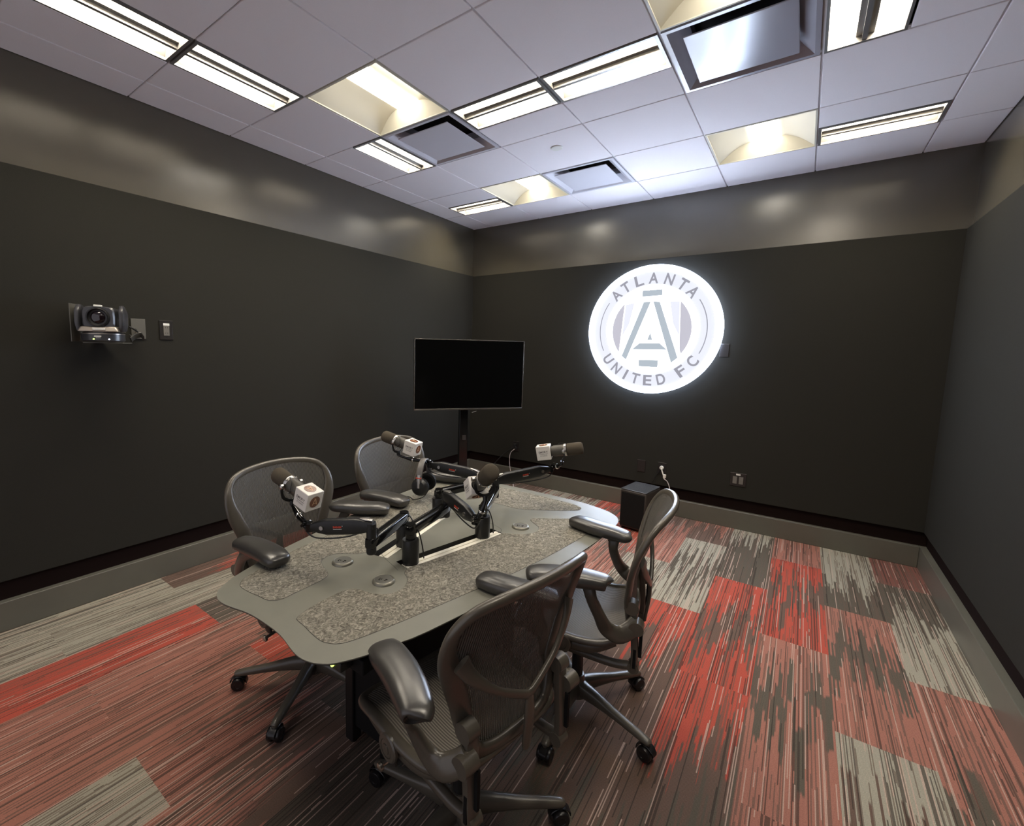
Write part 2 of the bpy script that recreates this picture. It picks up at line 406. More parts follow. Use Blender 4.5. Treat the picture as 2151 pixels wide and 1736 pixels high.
for a in range(len(xs)-1):
    for b in range(len(ys)-1):
        i, j = a-1, b-1; x0, x1, y1, y0 = xs[a], xs[a+1], ys[b], ys[b+1]
        c = CELL.get((i, j)) if 0 <= i < NX and 0 <= j < NY else None
        if c in ('TR', 'VE', 'VS'): continue
        if c == 'LR': tilebox(x0, x0+T/2, y0, y1)
        elif c == 'LL': tilebox(x0+T/2, x1, y0, y1)
        elif c == 'LB': tilebox(x0, x1, y0, y0+T/2)
        elif c == 'LF': tilebox(x0, x1, y0+T/2, y1)
        else: tilebox(x0, x1, y0, y1)
struct('ceiling', tl, M['tile'], bevel=.0025)
struct('ceiling_void', MB().box((W/2, YB/2, H+.30), (W+.24, -YB+.24, .06)), M['plenum'], smooth=False)
g = MB()
for x in xs[1:-1]: g.box((x, YB/2, H+.013), (.022, -YB, .006))
for y in ys[1:-1]: g.box((W/2, y, H+.0135), (W, .022, .006))
g.box((.01, YB/2, H+.013), (.02, -YB, .006)); g.box((W-.01, YB/2, H+.013), (.02, -YB, .006)); g.box((W/2, -.01, H+.0135), (W, .02, .006))
struct('trim_8', g, M['grid'], smooth=False)

LIN = [None]
def linear_light(cx, cy, along_y, label):
    """slot fixture, half a tile: housing, two lens strips"""
    t = thing('slot_light', label, 'ceiling light', (cx, cy, H), 0 if along_y else PI/2, 'slot lights in the ceiling')
    if LIN[0] is None:
        h = MB(); l, w, d = .600, .292, .11
        for sx in (-1, 1): h.box((sx*(w/2-.006), 0, d/2-.004), (.012, l, d))
        for sy in (-1, 1): h.box((0, sy*(l/2-.008), d/2-.004), (w-.024, .016, d))
        h.box((0, 0, d-.012), (w-.01, l-.01, .008))
        dv = MB().box((0, 0, .046), (.066, l-.034, .050)); dv.box((0, 0, .015), (.020, l-.034, .03))
        for sx in (-1, 1):                     # sloped cheeks
            dv.add([(sx*.136, -.283, .004), (sx*.136, .283, .004), (sx*.112, .283, .075), (sx*.112, -.283, .075)], [(0, 1, 2, 3)])
        ls = []
        for sx in (-1, 1):
            m = MB(); pts = [(sx*.074, -.268, .066), (sx*.074, .268, .066)]
            m.sweep(pts, .064, .030, n=16, e=3.2); ls.append(m.mesh('lens', M['lamp']))
        LIN[0] = (h.mesh('housing', M['slot_metal'], smooth=False), dv.mesh('reflector', M['slot_metal'], smooth=False), ls)
    h, dv, ls = LIN[0]
    link('housing', h, t); link('reflector', dv, t)
    for q in ls: link('lens', q, t)
TRO = [None]
def troffer(cx, cy, label):
    t = thing('basket_light', label, 'ceiling light', (cx, cy, H), 0, 'square basket lights in the ceiling')
    if TRO[0] is None:
        a = .292; q0 = .088; h = MB(); n = 10; prof = []
        for sx in (-1, 1):
            pr = [(sx*(a-(a-q0)*k/n), .004+.100*math.sin(PI/2*k/n)) for k in range(n+1)]
            vs = [(x, y, z) for (x, z) in pr for y in (-a, a)]
            fs = [(2*k, 2*k+1, 2*k+3, 2*k+2) for k in range(n)]
            h.add(vs, fs)
            
        for sy in (-1, 1):                       # end plates, leaning inward
            h.add([(-a, sy*a, 0), (a, sy*a, 0), (a, sy*(a-.035), .105), (-a, sy*(a-.035), .105)], [(0, 1, 2, 3)])
        for s_ in (-1, 1):
            h.box((s_*(a+.004), 0, .006), (.010, 2*a+.018, .016)); h.box((0, s_*(a+.004), .006), (2*a, .010, .016))
        h.box((0, 0, .16), (2*a, 2*a, .01))
        for s_ in (-1, 1): h.box((s_*(a+.003), 0, .085), (.006, 2*a, .14)); h.box((0, s_*(a+.003), .085), (2*a, .006, .14))
        l = MB(); k = 12; vs = []; fs = []
        for i in range(k+1):
            ang = PI*i/k; x = -(q0+.003)*math.cos(ang); z = .108-.030*math.sin(ang)
            vs += [(x, -a+.03, z), (x, a-.03, z)]
        fs = [(2*i, 2*i+1, 2*i+3, 2*i+2) for i in range(k)]
        l.add(vs, fs)
        TRO[0] = (h.mesh('reflector', M['wing'], 25), l.mesh('lens', M['lamp2'], 60))
    link('reflector', TRO[0][0], t); link('lens', TRO[0][1], t)
VEN = {}
def vent(cx, cy, m, label):
    t = thing('air_vent', label, 'air vent', (cx, cy, H), 0, 'square air vents in the ceiling')
    if m not in VEN:
        f = MB(); a = .296
        # sloping square funnel with a flat plate hung below its throat
        def ring(r, z): return [(-r, -r, z), (r, -r, z), (r, r, z), (-r, r, z)]
        rs = [ring(a, .006), ring(a, -.004), ring(a-.02, -.004), ring(.235, .028), ring(.20, .060), ring(.20, .11)]
        vs = [p for r_ in rs for p in r_]; fs = []
        for k in range(len(rs)-1):
            for i in range(4): fs.append((4*k+i, 4*k+(i+1) % 4, 4*k+4+(i+1) % 4, 4*k+4+i))
        f.add(vs, fs)
        d = MB(); d.box((0, 0, .11), (.40, .40, .004))
        p = MB(); r0 = .218; p.box((0, 0, -.006), (2*r0, 2*r0, .006)); p.box((0, 0, .012), (.05, .05, .03))
        VEN[m] = (f.mesh('frame', M[m], smooth=False), d.mesh('throat', M['recess']), p.mesh('plate', M[m], smooth=False))
    f, d, p = VEN[m]
    link('frame', f, t); link('throat', d, t); link('plate', p, t, bevel=.003)
LBL = {(0, 0): 'twin-strip ceiling slot light nearest the back left corner', (0, 2): 'twin-strip slot light beside the left wall, third from the camera',
       (0, 4): 'bright twin-strip slot light along the left wall, second from the camera', (0, 5): 'twin-strip slot light along the left wall running out of the picture top',
       (1, 0): 'small square basket light nearest the back left corner', (1, 3): 'square cream basket light in the left half of the ceiling',
       (1, 2): 'white square air vent beside the left basket light', (2, 0): 'white square air vent closest to the back wall',
       (2, 2): 'twin-strip slot light in the middle, left one of the end-to-end pair', (3, 2): 'wide bright slot light in the middle, right one of the end-to-end pair',
       (4, 0): 'square basket light above the sign near the back wall', (4, 2): 'shiny steel square air vent with light streaks', (4, 3): 'basket light cut by the picture top beyond the steel vent',
       (5, 0): 'twin-strip slot light in the far right part of the ceiling', (5, 2): 'twin-strip slot light at the top edge right of the steel vent',
       (1, 6): 'added unseen basket light behind the camera on the left', (4, 6): 'added unseen basket light behind the camera on the right', (5, 5): 'added unseen slot light behind the camera on the right'}
for (i, j), c in CELL.items():
    cx, cy = GX+T*(i+.5), GY-T*(j+.5); lb = LBL[(i, j)]
    if c == 'LR': linear_light(cx+T/4, cy, True, lb)
    elif c == 'LL': linear_light(cx-T/4, cy, True, lb)
    elif c == 'LB': linear_light(cx, cy+T/4, False, lb)
    elif c == 'LF': linear_light(cx, cy-T/4, False, lb)
    elif c == 'TR': troffer(cx, cy, lb)
    elif c == 'VE': vent(cx, cy, 'vent', lb)
    else: vent(cx, cy, 'steel', lb)
dsc = obj('sprinkler_cap', MB().lathe((GX+T*2.5+.02, GY-T*1.62, H), (0, 0, -1), [(0, .042), (.004, .042), (.007, .038), (.008, 0.001)]), M['white_metal'],
          label='small round white cover plate flush in a ceiling tile', category='ceiling cover')

# ------------------------------------------------------------------ table
TH = .74; TX, TY = 2.155, -3.2
RH = [(2.20, -4.056), (2.26, -4.062), (2.333, -4.078), (2.377, -4.081), (2.417, -4.071), (2.447, -4.052), (2.468, -4.026), (2.498, -3.97), (2.527, -3.887), (2.561, -3.782), (2.625, -3.46), (2.686, -3.146), (2.712, -2.90), (2.722, -2.70), (2.719, -2.574), (2.708, -2.519), (2.684, -2.476), (2.645, -2.442), (2.607, -2.419), (2.49, -2.385), (2.381, -2.374), (2.26, -2.37)]
def mir(p): return (2*TX-p[0], p[1])
out = RH+[mir(p) for p in reversed(RH)]
out = [(p.x, p.y) for p in cr_spline([(a, b, 0) for a, b in out], 3, True)]
def offs(poly, d):
    n = len(poly); r = []
    for i in range(n):
        a, b = V(poly[i-1]), V(poly[(i+1) % n]); t = (b-a).normalized(); nn = V((-t.y, t.x)); r.append((poly[i][0]+nn.x*d, poly[i][1]+nn.y*d))
    return r
tab = thing('podcast_table', 'grey flared table with felt inlays, two metal-railed slots and four microphones', 'table', (TX, TY, 0))
def L2(poly): return [(p[0]-TX, p[1]-TY) for p in poly]
def slot(sg):   # parallelogram hole around the rail
    a, b = V((TX+sg*.060, -3.535)), V((TX+sg*.165, -3.02)); d = (b-a).normalized(); nn = V((d.y, -d.x))*.040
    q = [a-nn, b-nn, b+nn, a+nn]
    return [tuple(p) for p in q], a, b
slR, ra, rb = slot(1); slL, la, lb_ = slot(-1)
bm = bmesh.new(); loops = []
for poly in (L2(out), L2(slR), L2(slL)):
    vs = [bm.verts.new((x, y, TH)) for x, y in poly]; es = [bm.edges.new((vs[i], vs[(i+1) % len(vs)])) for i in range(len(vs))]; loops.append((vs, es))
bmesh.ops.triangle_fill(bm, use_beauty=True, use_dissolve=False, edges=[e for l in loops for e in l[1]])
for f in bm.faces:
    if f.normal.z < 0: f.normal_flip()
base = L2(out); prev = loops[0][0]
for d, z in ((.0, .7375), (.001, .7345), (.008, .7325), (.10, .712)):
    q = [bm.verts.new((x, y, z)) for x, y in offs(base, d)]; n = len(q)
    for i in range(n):
        f = bm.faces.new((prev[i], q[i], q[(i+1) % n], prev[(i+1) % n])); f.material_index = 0 if z > .735 else 1
    prev = q
f = bm.faces.new(prev[::-1]); f.material_index = 1
for l in loops[1:]:
    q = [bm.verts.new((v.co.x, v.co.y, .713)) for v in l[0]]; n = len(q)
    for i in range(n):
        f = bm.faces.new((l[0][i], l[0][(i+1) % n], q[(i+1) % n], q[i])); f.material_index = 1
    f = bm.faces.new(q); f.material_index = 1
bmesh.ops.recalc_face_normals(bm, faces=bm.faces)
me = bpy.data.meshes.new('table_top'); bm.to_mesh(me); bm.free(); me.materials.append(M['table']); me.materials.append(M['table_edge'])
link('table_top', me, tab)
for a, b in ((ra, rb), (la, lb_)):     # aluminium rail with a centre groove
    m = MB(); d = (b-a).normalized(); nn = V((d.y, -d.x))
    for o_ in (.001, .024):
        p, q = a+nn*o_+d*.004, b+nn*o_-d*.004
        m.sweep([(p.x-TX, p.y-TY, .7330), (q.x-TX, q.y-TY, .7330)], .020, .012, n=8, e=8)
    p, q = a+nn*.012+d*.004, b+nn*.012-d*.004
    m.sweep([(p.x-TX, p.y-TY, .723), (q.x-TX, q.y-TY, .723)], .046, .010, n=8, e=8)
    obj('rail', m, M['alu'], tab)
padL = [(1.876, -3.982), (1.903, -3.994), (1.95, -3.994), (2.0, -3.988), (2.042, -3.984), (2.063, -3.972), (2.077, -3.95), (2.077, -3.899), (2.076, -3.82), (2.070, -3.775), (2.053, -3.752), (2.017, -3.737), (1.975, -3.72), (1.948, -3.70), (1.935, -3.665), (1.944, -3.632), (1.975, -3.60), (2.010, -3.575), (2.025, -3.54), (2.015, -3.48), (1.965, -3.24), (1.918, -3.03), (1.895, -3.00), (1.865, -2.985), (1.845, -2.955), (1.840, -2.91), (1.855, -2.865), (1.88, -2.835), (1.89, -2.79), (1.865, -2.74), (1.78, -2.66), (1.72, -2.62), (1.69, -2.64), (1.668, -2.80), (1.685, -2.977), (1.73, -3.28), (1.771, -3.567), (1.79, -3.72), (1.83, -3.88), (1.85, -3.95)]
padR = [(2.205, -3.977), (2.223, -3.988), (2.26, -3.992), (2.306, -4.0), (2.347, -4.004), (2.375, -4.0), (2.406, -3.98), (2.428, -3.936), (2.455, -3.846), (2.5, -3.66), (2.598, -3.22), (2.642, -2.9), (2.652, -2.75), (2.635, -2.64), (2.600, -2.61), (2.545, -2.635), (2.46, -2.705), (2.40, -2.745), (2.372, -2.775), (2.372, -2.80), (2.4, -2.823), (2.448, -2.861), (2.461, -2.92), (2.43, -2.98), (2.385, -3.005), (2.352, -3.03), (2.343, -3.08), (2.315, -3.24), (2.270, -3.45), (2.251, -3.53), (2.264, -3.57), (2.298, -3.593), (2.325, -3.625), (2.337, -3.668), (2.325, -3.71), (2.291, -3.739), (2.253, -3.749), (2.215, -3.758), (2.192, -3.785), (2.188, -3.83), (2.190, -3.917)]
padF = [(1.935, -2.443), (2.093, -2.432), (2.25, -2.430), (2.405, -2.437), (2.48, -2.458), (2.50, -2.485), (2.485, -2.53), (2.385, -2.61), (2.285, -2.68), (2.225, -2.70), (2.155, -2.702), (2.085, -2.70), (2.025, -2.68), (1.925, -2.61), (1.83, -2.53), (1.81, -2.485), (1.84, -2.458)]
for pd in (padL, padR, padF):
    q = [(p.x-TX, p.y-TY) for p in cr_spline([(a, b, 0) for a, b in pd], 4, True)]
    obj('felt_inlay', MB().prism(q, TH-.001, TH+.0012), M['felt'], tab)
    ed = MB(); ed.sweep([(x, y, TH+.0004) for x, y in q], .0028, .0014, closed=True, n=4); obj('inlay_edge', ed, M['seam'], tab)
for gx, gy in ((2.023, -3.66), (2.25, -3.663), (2.378, -2.911), (1.932, -2.911)):
    gr = obj('power_grommet', MB().lathe((gx-TX, gy-TY, TH), (0, 0, 1), [(0, .041), (.004, .040), (.009, .036), (.010, .033), (.008, .031), (.0079, .001)]), M['grommet'], tab)
    m = MB(); m.lathe((gx-TX, gy-TY, TH+.0072), (0, 0, 1), [(0, .0315), (.002, .0315), (.0022, .0)]); m.cur = 1
    for dx, dy, w_, h_ in ((-.012, -.006, .002, .007), (-.004, -.006, .002, .006), (-.008, -.014, .005, .003), (.012, .002, .008, .004), (.012, -.006, .008, .003)):
        m.box((gx-TX+dx, gy-TY+dy, TH+.0098), (w_, h_, .0012))
    obj('socket_face', m, [M['grommet_in'], M['black_matte']], gr)
arc = cr_spline([(-.075, -.315, TH+.0002), (-.03, -.335, TH+.0002), (.02, -.352, TH+.0002), (.075, -.372, TH+.0002)], 5)
obj('lid_seam', MB().sweep(arc, .0016, .0006, n=4), M['seam'], tab)
sm = MB(); sm.sweep(cr_spline([(-.14, .225, TH+.0002), (-.06, .245, TH+.0002), (.06, .245, TH+.0002), (.16, .215, TH+.0002), (.185, .17, TH+.0002)], 4), .0016, .0006, n=4)
obj('lid_seam', sm, M['seam'], tab)
# black pedestal: four posts, side panels, top cross-beams
px0, px1, py0, py1 = 2.035-TX, 2.275-TX, -3.665-TY, -2.75-TY
for x in (px0+.0225, px1-.0225):
    for y in (py0+.0225, py1-.0225):
        lg = obj('leg', MB().box((x, y, .36), (.045, .045, .696)), M['black'], tab, bevel=.004)
        obj('foot', MB().lathe((x, y, 0), (0, 0, 1), [(0, .014), (.004, .016), (.012, .016)], 16), M['black_matte'], lg)
for x in (px0+.02, px1-.02): obj('side_panel', MB().box((x, (py0+py1)/2, .37), (.014, py1-py0-.09, .58)), M['black_matte'], tab)
for y in (py0+.02, py1-.02): obj('side_panel', MB().box(((px0+px1)/2, y, .37), (px1-px0-.09, .014, .58)), M['black_matte'], tab)
for y, xc, bw in ((-.73, .13, .40), (-.30, 0, .62), (.30, 0, .86), (.64, 0, .86)): obj('cross_beam', MB().box((xc, y, .690), (bw, .07, .045)), M['black_matte'], tab, bevel=.004)
for (x, y, c) in ((.268, -.800, 'led_g'), (.475, .09, 'led_y')):
    b_ = obj('control_box', MB().box((x-.015, y+.03, .698), (.075, .075, .028)), M['black'], tab, bevel=.003)
    obj('status_light', MB().cyl((x-.012, y-.006, .697), (x-.012, y-.012, .697), .006, n=12), M[c], b_)

# ------------------------------------------------------------------ chairs (mesh task chairs on five-star bases)
SH = .490      # seat height
def bx(z, y):  # x of the backrest surface at height z (above the seat) and side y
    P = [(.0, -.212), (.06, -.222), (.16, -.222), (.26, -.245), (.36, -.283), (.46, -.325), (.55, -.367)]
    for i in range(len(P)-1):
        if z <= P[i+1][0] or i == len(P)-2:
            t = (z-P[i][0])/(P[i+1][0]-P[i][0]); x = P[i][1]+(P[i+1][1]-P[i][1])*t; break
    return x+.055*(abs(y)/.27)**2.2
BO = [(0, .022), (.10, .024), (.150, .045), (.178, .11), (.198, .19), (.225, .27), (.252, .345), (.262, .41), (.252, .465), (.222, .502), (.17, .520), (.09, .529), (0, .532)]
BO = [(y, z*.93) for y, z in BO]
bo = BO[:-1]+[(-y, z) for y, z in reversed(BO[1:])]
bo2 = [(p.x, p.y) for p in cr_spline([(y, z, 0) for y, z in bo], 4, True)]
def backrest_meshes():
    n = len(bo2); c = (0, .29); vs = []; fs = []; K = 9
    for k in range(K+1):
        s_ = 1.0-k/K*.999
        for y, z in bo2:
            yy, zz = c[0]+(y-c[0])*s_, c[1]+(z-c[1])*s_
            vs.append((bx(zz, yy), yy, SH+zz))
    for k in range(K):
        fs += [(k*n+i, k*n+(i+1) % n, (k+1)*n+(i+1) % n, (k+1)*n+i) for i in range(n)]
    mesh_ = MB().add(vs, fs).mesh('backrest', M['mesh_back'], 80)
    pts = [(bx(z, y)-.002, y, SH+z) for y, z in bo2]
    wd = [.030 if z > .44 else (.032+.030*min(1, (.44-z)/.12) if z > .12 else .045) for y, z in bo2]
    cc = V((bx(.29, 0), 0, SH+.29)); fr = MB(); L = len(pts); n = 14; vs = []; fs = []
    for i in range(L):                       # oval rim lying in the surface, thicker toward the back
        p = V(pts[i]); t = (V(pts[(i+1) % L])-V(pts[i-1])).normalized()
        nn = t.cross(V((1, 0, .28)).normalized()).normalized()      # outward-ish, in the surface
        if nn.dot(p-cc) < 0: nn = -nn
        bk = t.cross(nn).normalized()
        if bk.x > 0: bk = -bk
        for k in range(n):
            a = 2*PI*k/n; c_, s_ = math.cos(a), math.sin(a)
            c_ = math.copysign(abs(c_)**.8, c_); s_ = math.copysign(abs(s_)**.8, s_)
            vs.append(p+nn*(c_*wd[i]/2+ (wd[i]-.03)*-.25)+bk*(s_*.012+.006))
    for i in range(L):
        j = (i+1) % L; fs += [(i*n+k, i*n+(k+1) % n, j*n+(k+1) % n, j*n+k) for k in range(n)]
    frame = fr.add(vs, fs).mesh('back_frame', M['graphite'], 60)
    lb = MB(); P = [(bx(.30, .22)-.026, .222, SH+.325), (bx(.27, .19)-.036, .190, SH+.275), (bx(.22, .12)-.044, .12, SH+.215), (bx(.17, .04)-.050, .035, SH+.165), (bx(.16, 0)-.050, 0, SH+.150)]
    P = P+[(x, -y, z) for x, y, z in reversed(P[:-1])]
    lb.sweep(cr_spline(P, 5), [.050, .036, .022, .024, .030, .024, .022, .036, .050], [.016]*9, up=(1, 0, .2), n=10)
    lb.sweep(cr_spline([(bx(.16, 0)-.050, 0, SH+.160), (-.272, 0, SH+.09), (-.262, 0, SH+.02), (-.258, 0, SH-.012)], 4), [.026, .040, .036, .026], [.014]*4, up=(1, 0, 0), n=12)
    return mesh_, frame, lb.mesh('lumbar_band', M['graphite'], 60)
SO = [(.250, 0), (.249, .12), (.240, .185), (.215, .225), (.16, .243), (.05, .248), (-.06, .240), (-.15, .222), (-.190, .190), (-.207, .13), (-.212, 0)]
so = SO[:-1]+[(x, -y) for x, y in reversed(SO[1:])]
so2 = [(p.x, p.y) for p in cr_spline([(x, y, 0) for x, y in so], 4, True)]
def sz(x, y):
    z = SH-.012*math.exp(-((x+.06)/.09)**2)
    if x > .10: z -= .045*((x-.10)/.15)**2
    if x < -.12: z += .02*((-.12-x)/.09)
    return z
def seat_meshes():
    n = len(so2); K = 8; vs = []; fs = []
    for k in range(K+1):
        s_ = 1-k/K*.999
        for x, y in so2:
            xx, yy = x*s_, y*s_; vs.append((xx, yy, sz(xx, yy)-.022*(1-s_*s_)))
    for k in range(K): fs += [(k*n+i, k*n+(i+1) % n, (k+1)*n+(i+1) % n, (k+1)*n+i) for i in range(n)]
    se = MB().add(vs, fs).mesh('seat', M['mesh_seat'], 80)
    fr = MB(); fr.sweep([(x, y, sz(x, y)-.008) for x, y in so2], .034, .024, closed=True, n=12)
    for sg in (-1, 1):    # deep side rails
        fr.sweep(cr_spline([(.17, sg*.232, SH-.04), (.05, sg*.238, SH-.045), (-.08, sg*.228, SH-.05), (-.17, sg*.20, SH-.02)], 5), [.022]*4, [.02, .05, .04, .02], n=10)
    fr.sweep([(-.06, -.23, SH-.055), (-.09, 0, SH-.075), (-.06, .23, SH-.055)], .03, .02, n=10)
    return se, fr.mesh('seat_frame', M['graphite'], 60)
def leg_mesh():
    m = MB(); m.sweep(cr_spline([(.02, 0, .100), (.10, 0, .098), (.20, 0, .088), (.325, 0, .074), (.345, 0, .068)], 4), [.062, .046, .038, .034, .026], [.075, .058, .036, .028, .022], n=14)
    m.cyl((.335, 0, .078), (.335, 0, .050), .013, n=16)
    return m.mesh('leg', M['graphite'], 50)
def caster_mesh():
    m = MB()
    for s_ in (-1, 1): m.lathe((.335, s_*.006, .0285), (0, s_, 0), [(0, .020), (.001, .027), (.004, .0285), (.017, .0285), (.021, .0255), (.022, .013), (.0205, .012), (.0205, .0)], 28)
    m.cyl((.335, -.006, .0285), (.335, .006, .0285), .012, n=12)
    m.sweep(cr_spline([(.299, 0, .028), (.305, 0, .050), (.335, 0, .062), (.365, 0, .048), (.368, 0, .034)], 4), .030, .004, up=(0, 1, 0) if False else (0, 0, 1), n=8, e=6)
    return m.mesh('caster', M['wheel'], 40)
_bm, _bf, _lb = backrest_meshes(); _se, _sf = seat_meshes(); _lg, _ca = leg_mesh(), caster_mesh()
def hub_mesh():
    m = MB(); m.lathe((0, 0, .058), (0, 0, 1), [(0, .030), (.004, .046), (.05, .048), (.075, .036), (.09, .033), (.10, .030), (.101, .0)], 28); return m.mesh('hub', M['graphite'])
def col_mesh():
    m = MB(); m.lathe((0, 0, .14), (0, 0, 1), [(0, .0255), (.015, .0255), (.017, .024), (.14, .024), (.142, .014), (SH-.235, .014)], 24); return m.mesh('gas_column', M['black'])
def mech_mesh():
    m = MB(); m.box((.02, 0, SH-.105), (.20, .15, .055)); m.box((.02, 0, SH-.075), (.12, .20, .03))
    for s_ in (-1, 1):
        m.sweep(cr_spline([(.03, s_*.07, SH-.10), (.045, s_*.16, SH-.105), (.05, s_*.225, SH-.085)], 4), .04, .028, n=10)
        m.sweep([(.036, s_*.249, SH-.030), (.034, s_*.249, SH-.065), (.030, s_*.240, SH-.105)], [.050, .050, .040], .016, up=(0, 1, 0), n=12)
    return m.mesh('tilt_mechanism', M['graphite_dark'], 40)
def knob_mesh(s_):
    m = MB(); m.lathe((.024, s_*.256, SH-.040), (0, s_, 0), [(0, .040), (.008, .040), (.012, .036), (.013, .026), (.010, .025), (.010, .016), (.016, .014), (.017, .0)], 28); m.lathe((.024, s_*.264, SH-.040), (0, s_, 0), [(0, .018), (.004, .024), (.005, .02), (.005, 0)], 28); return m.mesh('pivot_cap', M['graphite'])
def lever_mesh(s_):
    m = MB(); m.cyl((.045, s_*.19, SH-.105), (.050, s_*.262, SH-.112), .006, n=10); m.lathe((.050, s_*.262, SH-.112), (0, s_, -.2), [(0, .008), (.004, .013), (.012, .013), (.016, .006), (.0165, 0)], 16); return m.mesh('lever', M['silver'])
_lv = {s_: lever_mesh(s_) for s_ in (-1, 1)}
def yoke_mesh(s_):
    m = MB()
    m.sweep(cr_spline([(bx(.13, .19)-.030, s_*.186, SH+.150), (bx(.06, .19)-.034, s_*.19, SH+.06), (-.238, s_*.19, SH-.04), (-.236, s_*.188, SH-.105)], 5), [.036, .044, .046, .042], [.022, .026, .026, .024], up=(1, 0, 0), n=12, e=4)
    m.sweep(cr_spline([(-.236, s_*.186, SH-.098), (-.16, s_*.190, SH-.108), (-.03, s_*.19, SH-.100), (.035, s_*.19, SH-.092)], 5), [.030, .030, .030, .030], .030, n=12)
    m.cyl((-.236, s_*.165, SH-.100), (-.236, s_*.205, SH-.100), .021, n=20)
    m.cyl((bx(.12, .19)-.022, s_*.17, SH+.135), (bx(.12, .19)-.022, s_*.21, SH+.135), .026, n=20)
    m.cur = 1; m.box((-.256, s_*.19, SH+.0), (.012, .010, .11)); m.box((-.2385, s_*.2105, SH-.055), (.010, .006, .075))
    return m.mesh('back_upright', [M['graphite'], M['black_matte']], 45)
_hub, _col, _mec = hub_mesh(), col_mesh(), mech_mesh()
_kn = {s_: knob_mesh(s_) for s_ in (-1, 1)}; _yo = {s_: yoke_mesh(s_) for s_ in (-1, 1)}
def pad_mesh(s_):
    pts = [(-.140, .012*s_, -.004), (-.128, .008*s_, .0), (-.06, .0, .003), (.02, -.004*s_, .002), (.09, .0, .001), (.130, .003*s_, -.003), (.144, .004*s_, -.006)]
    m = MB(); m.sweep(cr_spline(pts, 4), [.048, .080, .094, .100, .100, .088, .050], [.026, .046, .056, .058, .054, .046, .026], n=24, e=2.7)
    return m.mesh('arm_pad', M['pad'], 80)
_pd = {s_: pad_mesh(s_) for s_ in (-1, 1)}
def arm_mesh(s_, az, pt):     # az: height of the pad underside; pt: (x,y) under the pad
    m = MB(); px_, py_ = pt
    m.sweep(cr_spline([(-.238, s_*.208, SH+.095), (-.218, s_*.225, SH+.065), (-.182, s_*.245, SH+.045), (-.140, s_*.258, SH+.065), (-.118, (s_*.26+py_)/2, SH+.13), ((px_-.105)/2, py_, az-.05), (px_, py_, az-.012), (px_+.006, py_, az)], 5),
            [.050, .062, .066, .058, .044, .040, .046, .052], [.026, .030, .032, .032, .028, .026, .026, .026], up=(0, s_, 0) if False else (0, 1, .2), n=14)
    m.cyl((-.240, s_*.19, SH+.075), (-.240, s_*.238, SH+.075), .026, n=20)
    return m.mesh('armrest', M['graphite'], 60)
def chair(label, x, y, deg, rec, legs, arms):
    """rec: recline in degrees (+ leans back); arms: {side: (pad x, pad y, pad z, pad heading in degrees)} in chair space"""
    t = thing('task_chair', label, 'chair', (x, y, 0), R(deg), 'mesh task chairs around the table')
    link('hub', _hub, t); link('gas_column', _col, t)
    for k in range(5):
        l = link('leg', _lg, t); l.rotation_euler.z = R(legs-deg+72*k)
        c = link('caster', _ca, l)
    tm = link('tilt_mechanism', _mec, t)
    for s_ in (-1, 1): link('lever', _lv[s_], tm)
    for s_ in (-1, 1): link('pivot_cap', _kn[s_], t)
    link('seat', _se, t); link('seat_frame', _sf, t)
    px_, pz_ = -.15, SH-.05
    mt = Matrix.Translation((px_, 0, pz_)) @ Matrix.Rotation(R(-rec), 4, 'Y') @ Matrix.Translation((-px_, 0, -pz_))
    bk = link('backrest', _bm, t); bk.matrix_local = mt
    for nm, me_ in (('back_frame', _bf), ('lumbar_band', _lb)): q = link(nm, me_, bk)
    for s_ in (-1, 1): q = link('back_upright', _yo[s_], t)
    for s_, (ax, ay, az, ah) in arms.items():
        a = link('armrest', arm_mesh(s_, az-.018, (ax-.075*math.cos(R(ah)), ay-.075*math.sin(R(ah)))), t)
        p = link('arm_pad', _pd[s_], a); p.location = (ax, ay, az); p.rotation_euler.z = R(ah)
    return t
YL = True
def lp(x, y, deg, wx, wy):     # world point -> chair space
    c, s_ = math.cos(R(-deg)), math.sin(R(-deg)); dx, dy = wx-x, wy-y
    return dx*c-dy*s_, dx*s_+dy*c
def arms(x, y, deg, A):        # A: side -> (front world xy, rear world xy, z)
    o = {}
    for s_, (f, r, z) in A.items():
        fl, rl = lp(x, y, deg, *f), lp(x, y, deg, *r)
        d = V((fl[0]-rl[0], fl[1]-rl[1])); c = V(((fl[0]+rl[0])/2, (fl[1]+rl[1])/2))
        o[s_] = (c.x, c.y, z, math.degrees(math.atan2(d.y, d.x)))
    return o
c1 = (2.605, -3.665, 169.5); c2 = (2.69, -2.92, 191); c3 = (1.66, -3.54, 1); c4 = (1.60, -2.80, -2)
ch1 = chair('black mesh task chair in the foreground, seen from behind, nearest the camera', *c1, -4, 187,
      arms(*c1, {1: ((2.503, -3.907), (2.75, -4.02), .735), -1: ((2.54, -3.46), (2.79, -3.435), .762)}))
obj('yellow_label', MB().sweep(cr_spline([(.040, .165, .352), (.018, .166, .346), (-.005, .157, .343), (-.033, .139, .346)], 5), [.004, .016, .016, .003], .002, n=8), M['brass'], [c_ for c_ in ch1.children if c_.name.startswith('tilt')][0])
chair('dark mesh task chair right of the table, in front of the black box speaker', *c2, -1, 273,
      arms(*c2, {1: ((2.66, -3.32), (2.875, -3.215), .765), -1: ((2.575, -2.735), (2.82, -2.785), .768)}))
chair('grey mesh task chair at the near left of the table behind the closest microphone', *c3, -5, 226,
      arms(*c3, {-1: ((1.87, -3.835), (1.635, -3.84), .772), 1: ((1.775, -3.205), (1.575, -3.335), .772)}))
